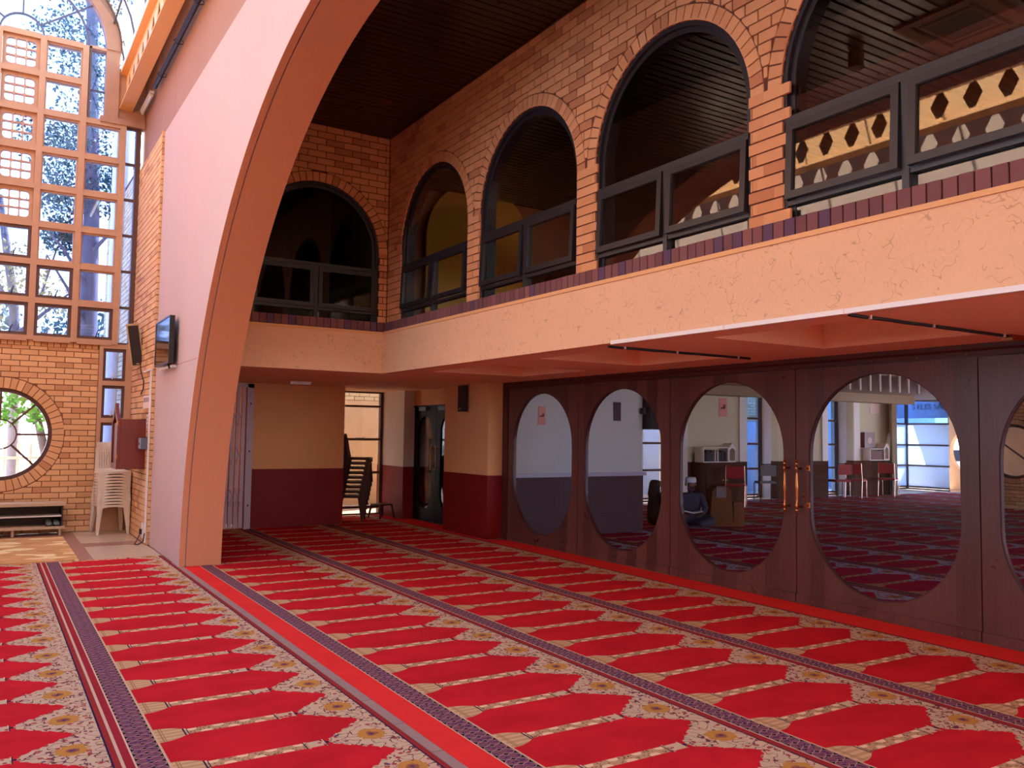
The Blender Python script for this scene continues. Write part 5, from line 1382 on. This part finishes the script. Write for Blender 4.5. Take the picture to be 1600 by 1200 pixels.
# ---- people
def skin_mesh(name, pts, edges, radii, mat, sub=2, root=0):
    me = bpy.data.meshes.new(name); me.from_pydata([tuple(p) for p in pts], edges, []); me.update()
    o = bpy.data.objects.new(name, me); COL.objects.link(o)
    md = o.modifiers.new('skin', 'SKIN'); md.use_smooth_shade = True
    for i, r in enumerate(radii):
        r = r if isinstance(r, tuple) else (r, r); me.skin_vertices[0].data[i].radius = r; me.skin_vertices[0].data[i].use_root = (i == root)
    sb_ = o.modifiers.new('sub', 'SUBSURF'); sb_.levels = sub; sb_.render_levels = sub
    dg = bpy.context.evaluated_depsgraph_get(); m2 = bpy.data.meshes.new_from_object(o.evaluated_get(dg))
    bpy.data.objects.remove(o); m2.name = name; m2.materials.clear(); m2.materials.append(mat)
    for p in m2.polygons: p.use_smooth = True
    q = bpy.data.objects.new(name, m2); COL.objects.link(q); return q
def hand(parent, w, f, up, mat):
    """wrist, forward, up: palm with five curled fingers"""
    w, f, up = Vector(w), Vector(f).normalized(), Vector(up).normalized(); s_ = f.cross(up)
    pts = [w, w+f*.045, w+f*.085]; ed = [(0, 1), (1, 2)]; rad = [(.022, .016), (.034, .016), (.036, .014)]
    for k, L in enumerate((.062, .074, .070, .056)):
        o_ = s_*(.026 - .0175*k); b = len(pts)
        pts += [w+f*.088+o_, w+f*(.088+L*.55)+o_-up*.008, w+f*(.088+L*.85)+o_-up*.03]; ed += [(2, b), (b, b+1), (b+1, b+2)]; rad += [.009, .008, .0065]
    b = len(pts); pts += [w+f*.04+s_*.04, w+f*.075+s_*.055-up*.012]; ed += [(1, b), (b, b+1)]; rad += [.011, .009]
    o = skin_mesh('hand', pts, ed, rad, mat, 1); attach(o, parent)
def seated_person(loc, rz, lab, robe, cap, hood=False):
    t = thing('person', lab, 'person', loc, rz)
    def J(x, y, z): return Vector((x, y, z))
    # one continuous clothed body: pelvis, spine, neck, arms and crossed legs (front = -Y)
    pts = [J(0,.05,.14), J(0,.05,.32), J(0,.03,.48), J(0,0,.56), J(.17,0,.53), J(-.17,0,.53), J(.25,-.06,.32), J(-.25,-.06,.32), J(.16,-.24,.24), J(-.16,-.24,.24),
           J(.11,.02,.12), J(-.11,.02,.12), J(.36,-.22,.13), J(-.36,-.22,.13), J(.10,-.36,.07), J(-.10,-.33,.07), J(0,-.005,.60)]
    ed = [(0,1),(1,2),(2,3),(3,16),(2,4),(2,5),(4,6),(5,7),(6,8),(7,9),(0,10),(0,11),(10,12),(11,13),(12,14),(13,15)]
    rad = [(.17,.14),(.16,.12),(.17,.11),(.06,.06),(.075,.075),(.075,.075),(.055,.055),(.055,.055),(.04,.04),(.04,.04),(.12,.11),(.12,.11),(.095,.085),(.095,.085),(.06,.05),(.06,.05),(.052,.052)]
    b = skin_mesh('body', pts, ed, rad, robe, 2)
    b.parent = t
    # head with brow, nose, chin, ears
    hp = [J(0,0,.60), J(0,-.01,.66), J(0,-.02,.72), J(0,-.02,.79), J(0,-.055,.655), J(0,-.112,.715)]
    h = skin_mesh('head', hp, [(0,1),(1,2),(2,3),(1,4),(2,5)], [(.05,.05),(.058,.066),(.072,.088),(.062,.078),(.034,.03),(.014,.016)], M_['skin'], 2); h.parent = t
    for s_ in (-1, 1):
        e = MB().lathe([(.002, -.007), (.009, -.003), (.009, .003), (.002, .007)], (s_*.032, -.098, .735), 8).mesh('eye', M_['ink']); q = bpy.data.objects.new('eye', e); COL.objects.link(q); q.parent = h
        e = MB().lathe([(.006, -.03), (.016, -.01), (.018, .015), (.006, .03)], (s_*.082, .0, .72), 8).mesh('ear', M_['skin']); q = bpy.data.objects.new('ear', e); COL.objects.link(q); q.parent = h
    e = MB().box((-.024, -.104, .668), (.024, -.094, .676)).mesh('mouth', M_['maroon']); q = bpy.data.objects.new('mouth', e); COL.objects.link(q); q.parent = h
    if hood:
        hd_ = skin_mesh('veil', [J(0,.03,.46), J(0,.03,.60), J(0,.02,.72), J(0,.015,.80)], [(0,1),(1,2),(2,3)], [(.20,.13),(.13,.10),(.105,.105),(.07,.075)], robe, 2); hd_.parent = t
    else:
        lpart(MB().lathe([(.094, .755), (.096, .79), (.092, .83), (.07, .848), (.02, .852)], (0, -.012, 0), 20), 'cap', cap, t, True)
        lpart(MB().tube([(-.055,-.075,.67),(-.05,-.098,.645),(0,-.11,.625),(.05,-.098,.645),(.055,-.075,.67)], [.012,.02,.026,.02,.012], 8), 'beard', M_['ink'], t, True)
    for s_ in (-1, 1): hand(t, (loc[0]*0 + 0, 0, 0), (0, -1, 0), (0, 0, 1), M_['skin']) if False else None
    rot = Matrix.Rotation(rz, 4, 'Z'); Wm = Matrix.Translation(loc) @ rot
    for s_ in (-1, 1):
        w = Wm @ Vector((s_*.155, -.26, .235)); f = rot.to_3x3() @ Vector((-s_*.45, -1, -.1)); hand(t, w, f, (0, 0, 1), M_['skin'])
    return t
P1 = seated_person((10.36, 10.75, 0), math.radians(-38), 'person sitting in a white cap and dark robe, holding an open book', M_['robe_grey'], M_['cap'])
P2 = seated_person((9.86, 11.08, 0), math.radians(75), 'person sitting wrapped in black cloth in the second oval pane', M_['robe_black'], M_['cap'], True)
rot = Matrix.Translation((10.36, 10.75, 0)) @ Matrix.Rotation(math.radians(-38), 4, 'Z')
t = thing('open_book', 'open dark red book held by the seated man in the white cap', 'book', rot @ Vector((0, -.36, .25)), math.radians(-38))
for s_ in (-1, 1):
    lpart(MB().prism([(0, 0), (s_*.17, .035), (s_*.17, .045), (0, .012)], 'y', -.12, .12), 'cover', M_['book'], t); lpart(MB().prism([(0, .013), (s_*.155, .046), (s_*.155, .058), (0, .03)], 'y', -.11, .11), 'pages', M_['page'], t)

# white car outside
t = thing('car', 'white car parked outside beyond the tall blue corner window', 'car', (29.0, 17.0, -.15), math.radians(90))
body = [(-2.0, .32), (2.0, .32), (2.05, .75), (1.3, .92), (.75, 1.38), (-.9, 1.42), (-1.6, .98), (-2.05, .9)]
lpart(MB().prism(body, 'y', -.8, .8), 'body', M_['car'], t)
for s_ in (-1, 1): lpart(MB().prism([(1.1, .95), (.68, 1.32), (-.8, 1.35), (-1.35, .98)], 'y', s_*.80, s_*.81), 'side_window', M_['tvscreen'], t)
for x in (-1.25, 1.25):
    for s_ in (-1, 1):
        w = MB().tube([(x, s_*.66, .32), (x, s_*.84, .32)], .31, 20).mesh('wheel', M_['rubber']); q = bpy.data.objects.new('wheel', w); COL.objects.link(q); q.parent = t
        w = MB().tube([(x, s_*.84, .32), (x, s_*.85, .32)], .19, 16).mesh('hub', M_['steel']); q2 = bpy.data.objects.new('hub', w); COL.objects.link(q2); q2.parent = q
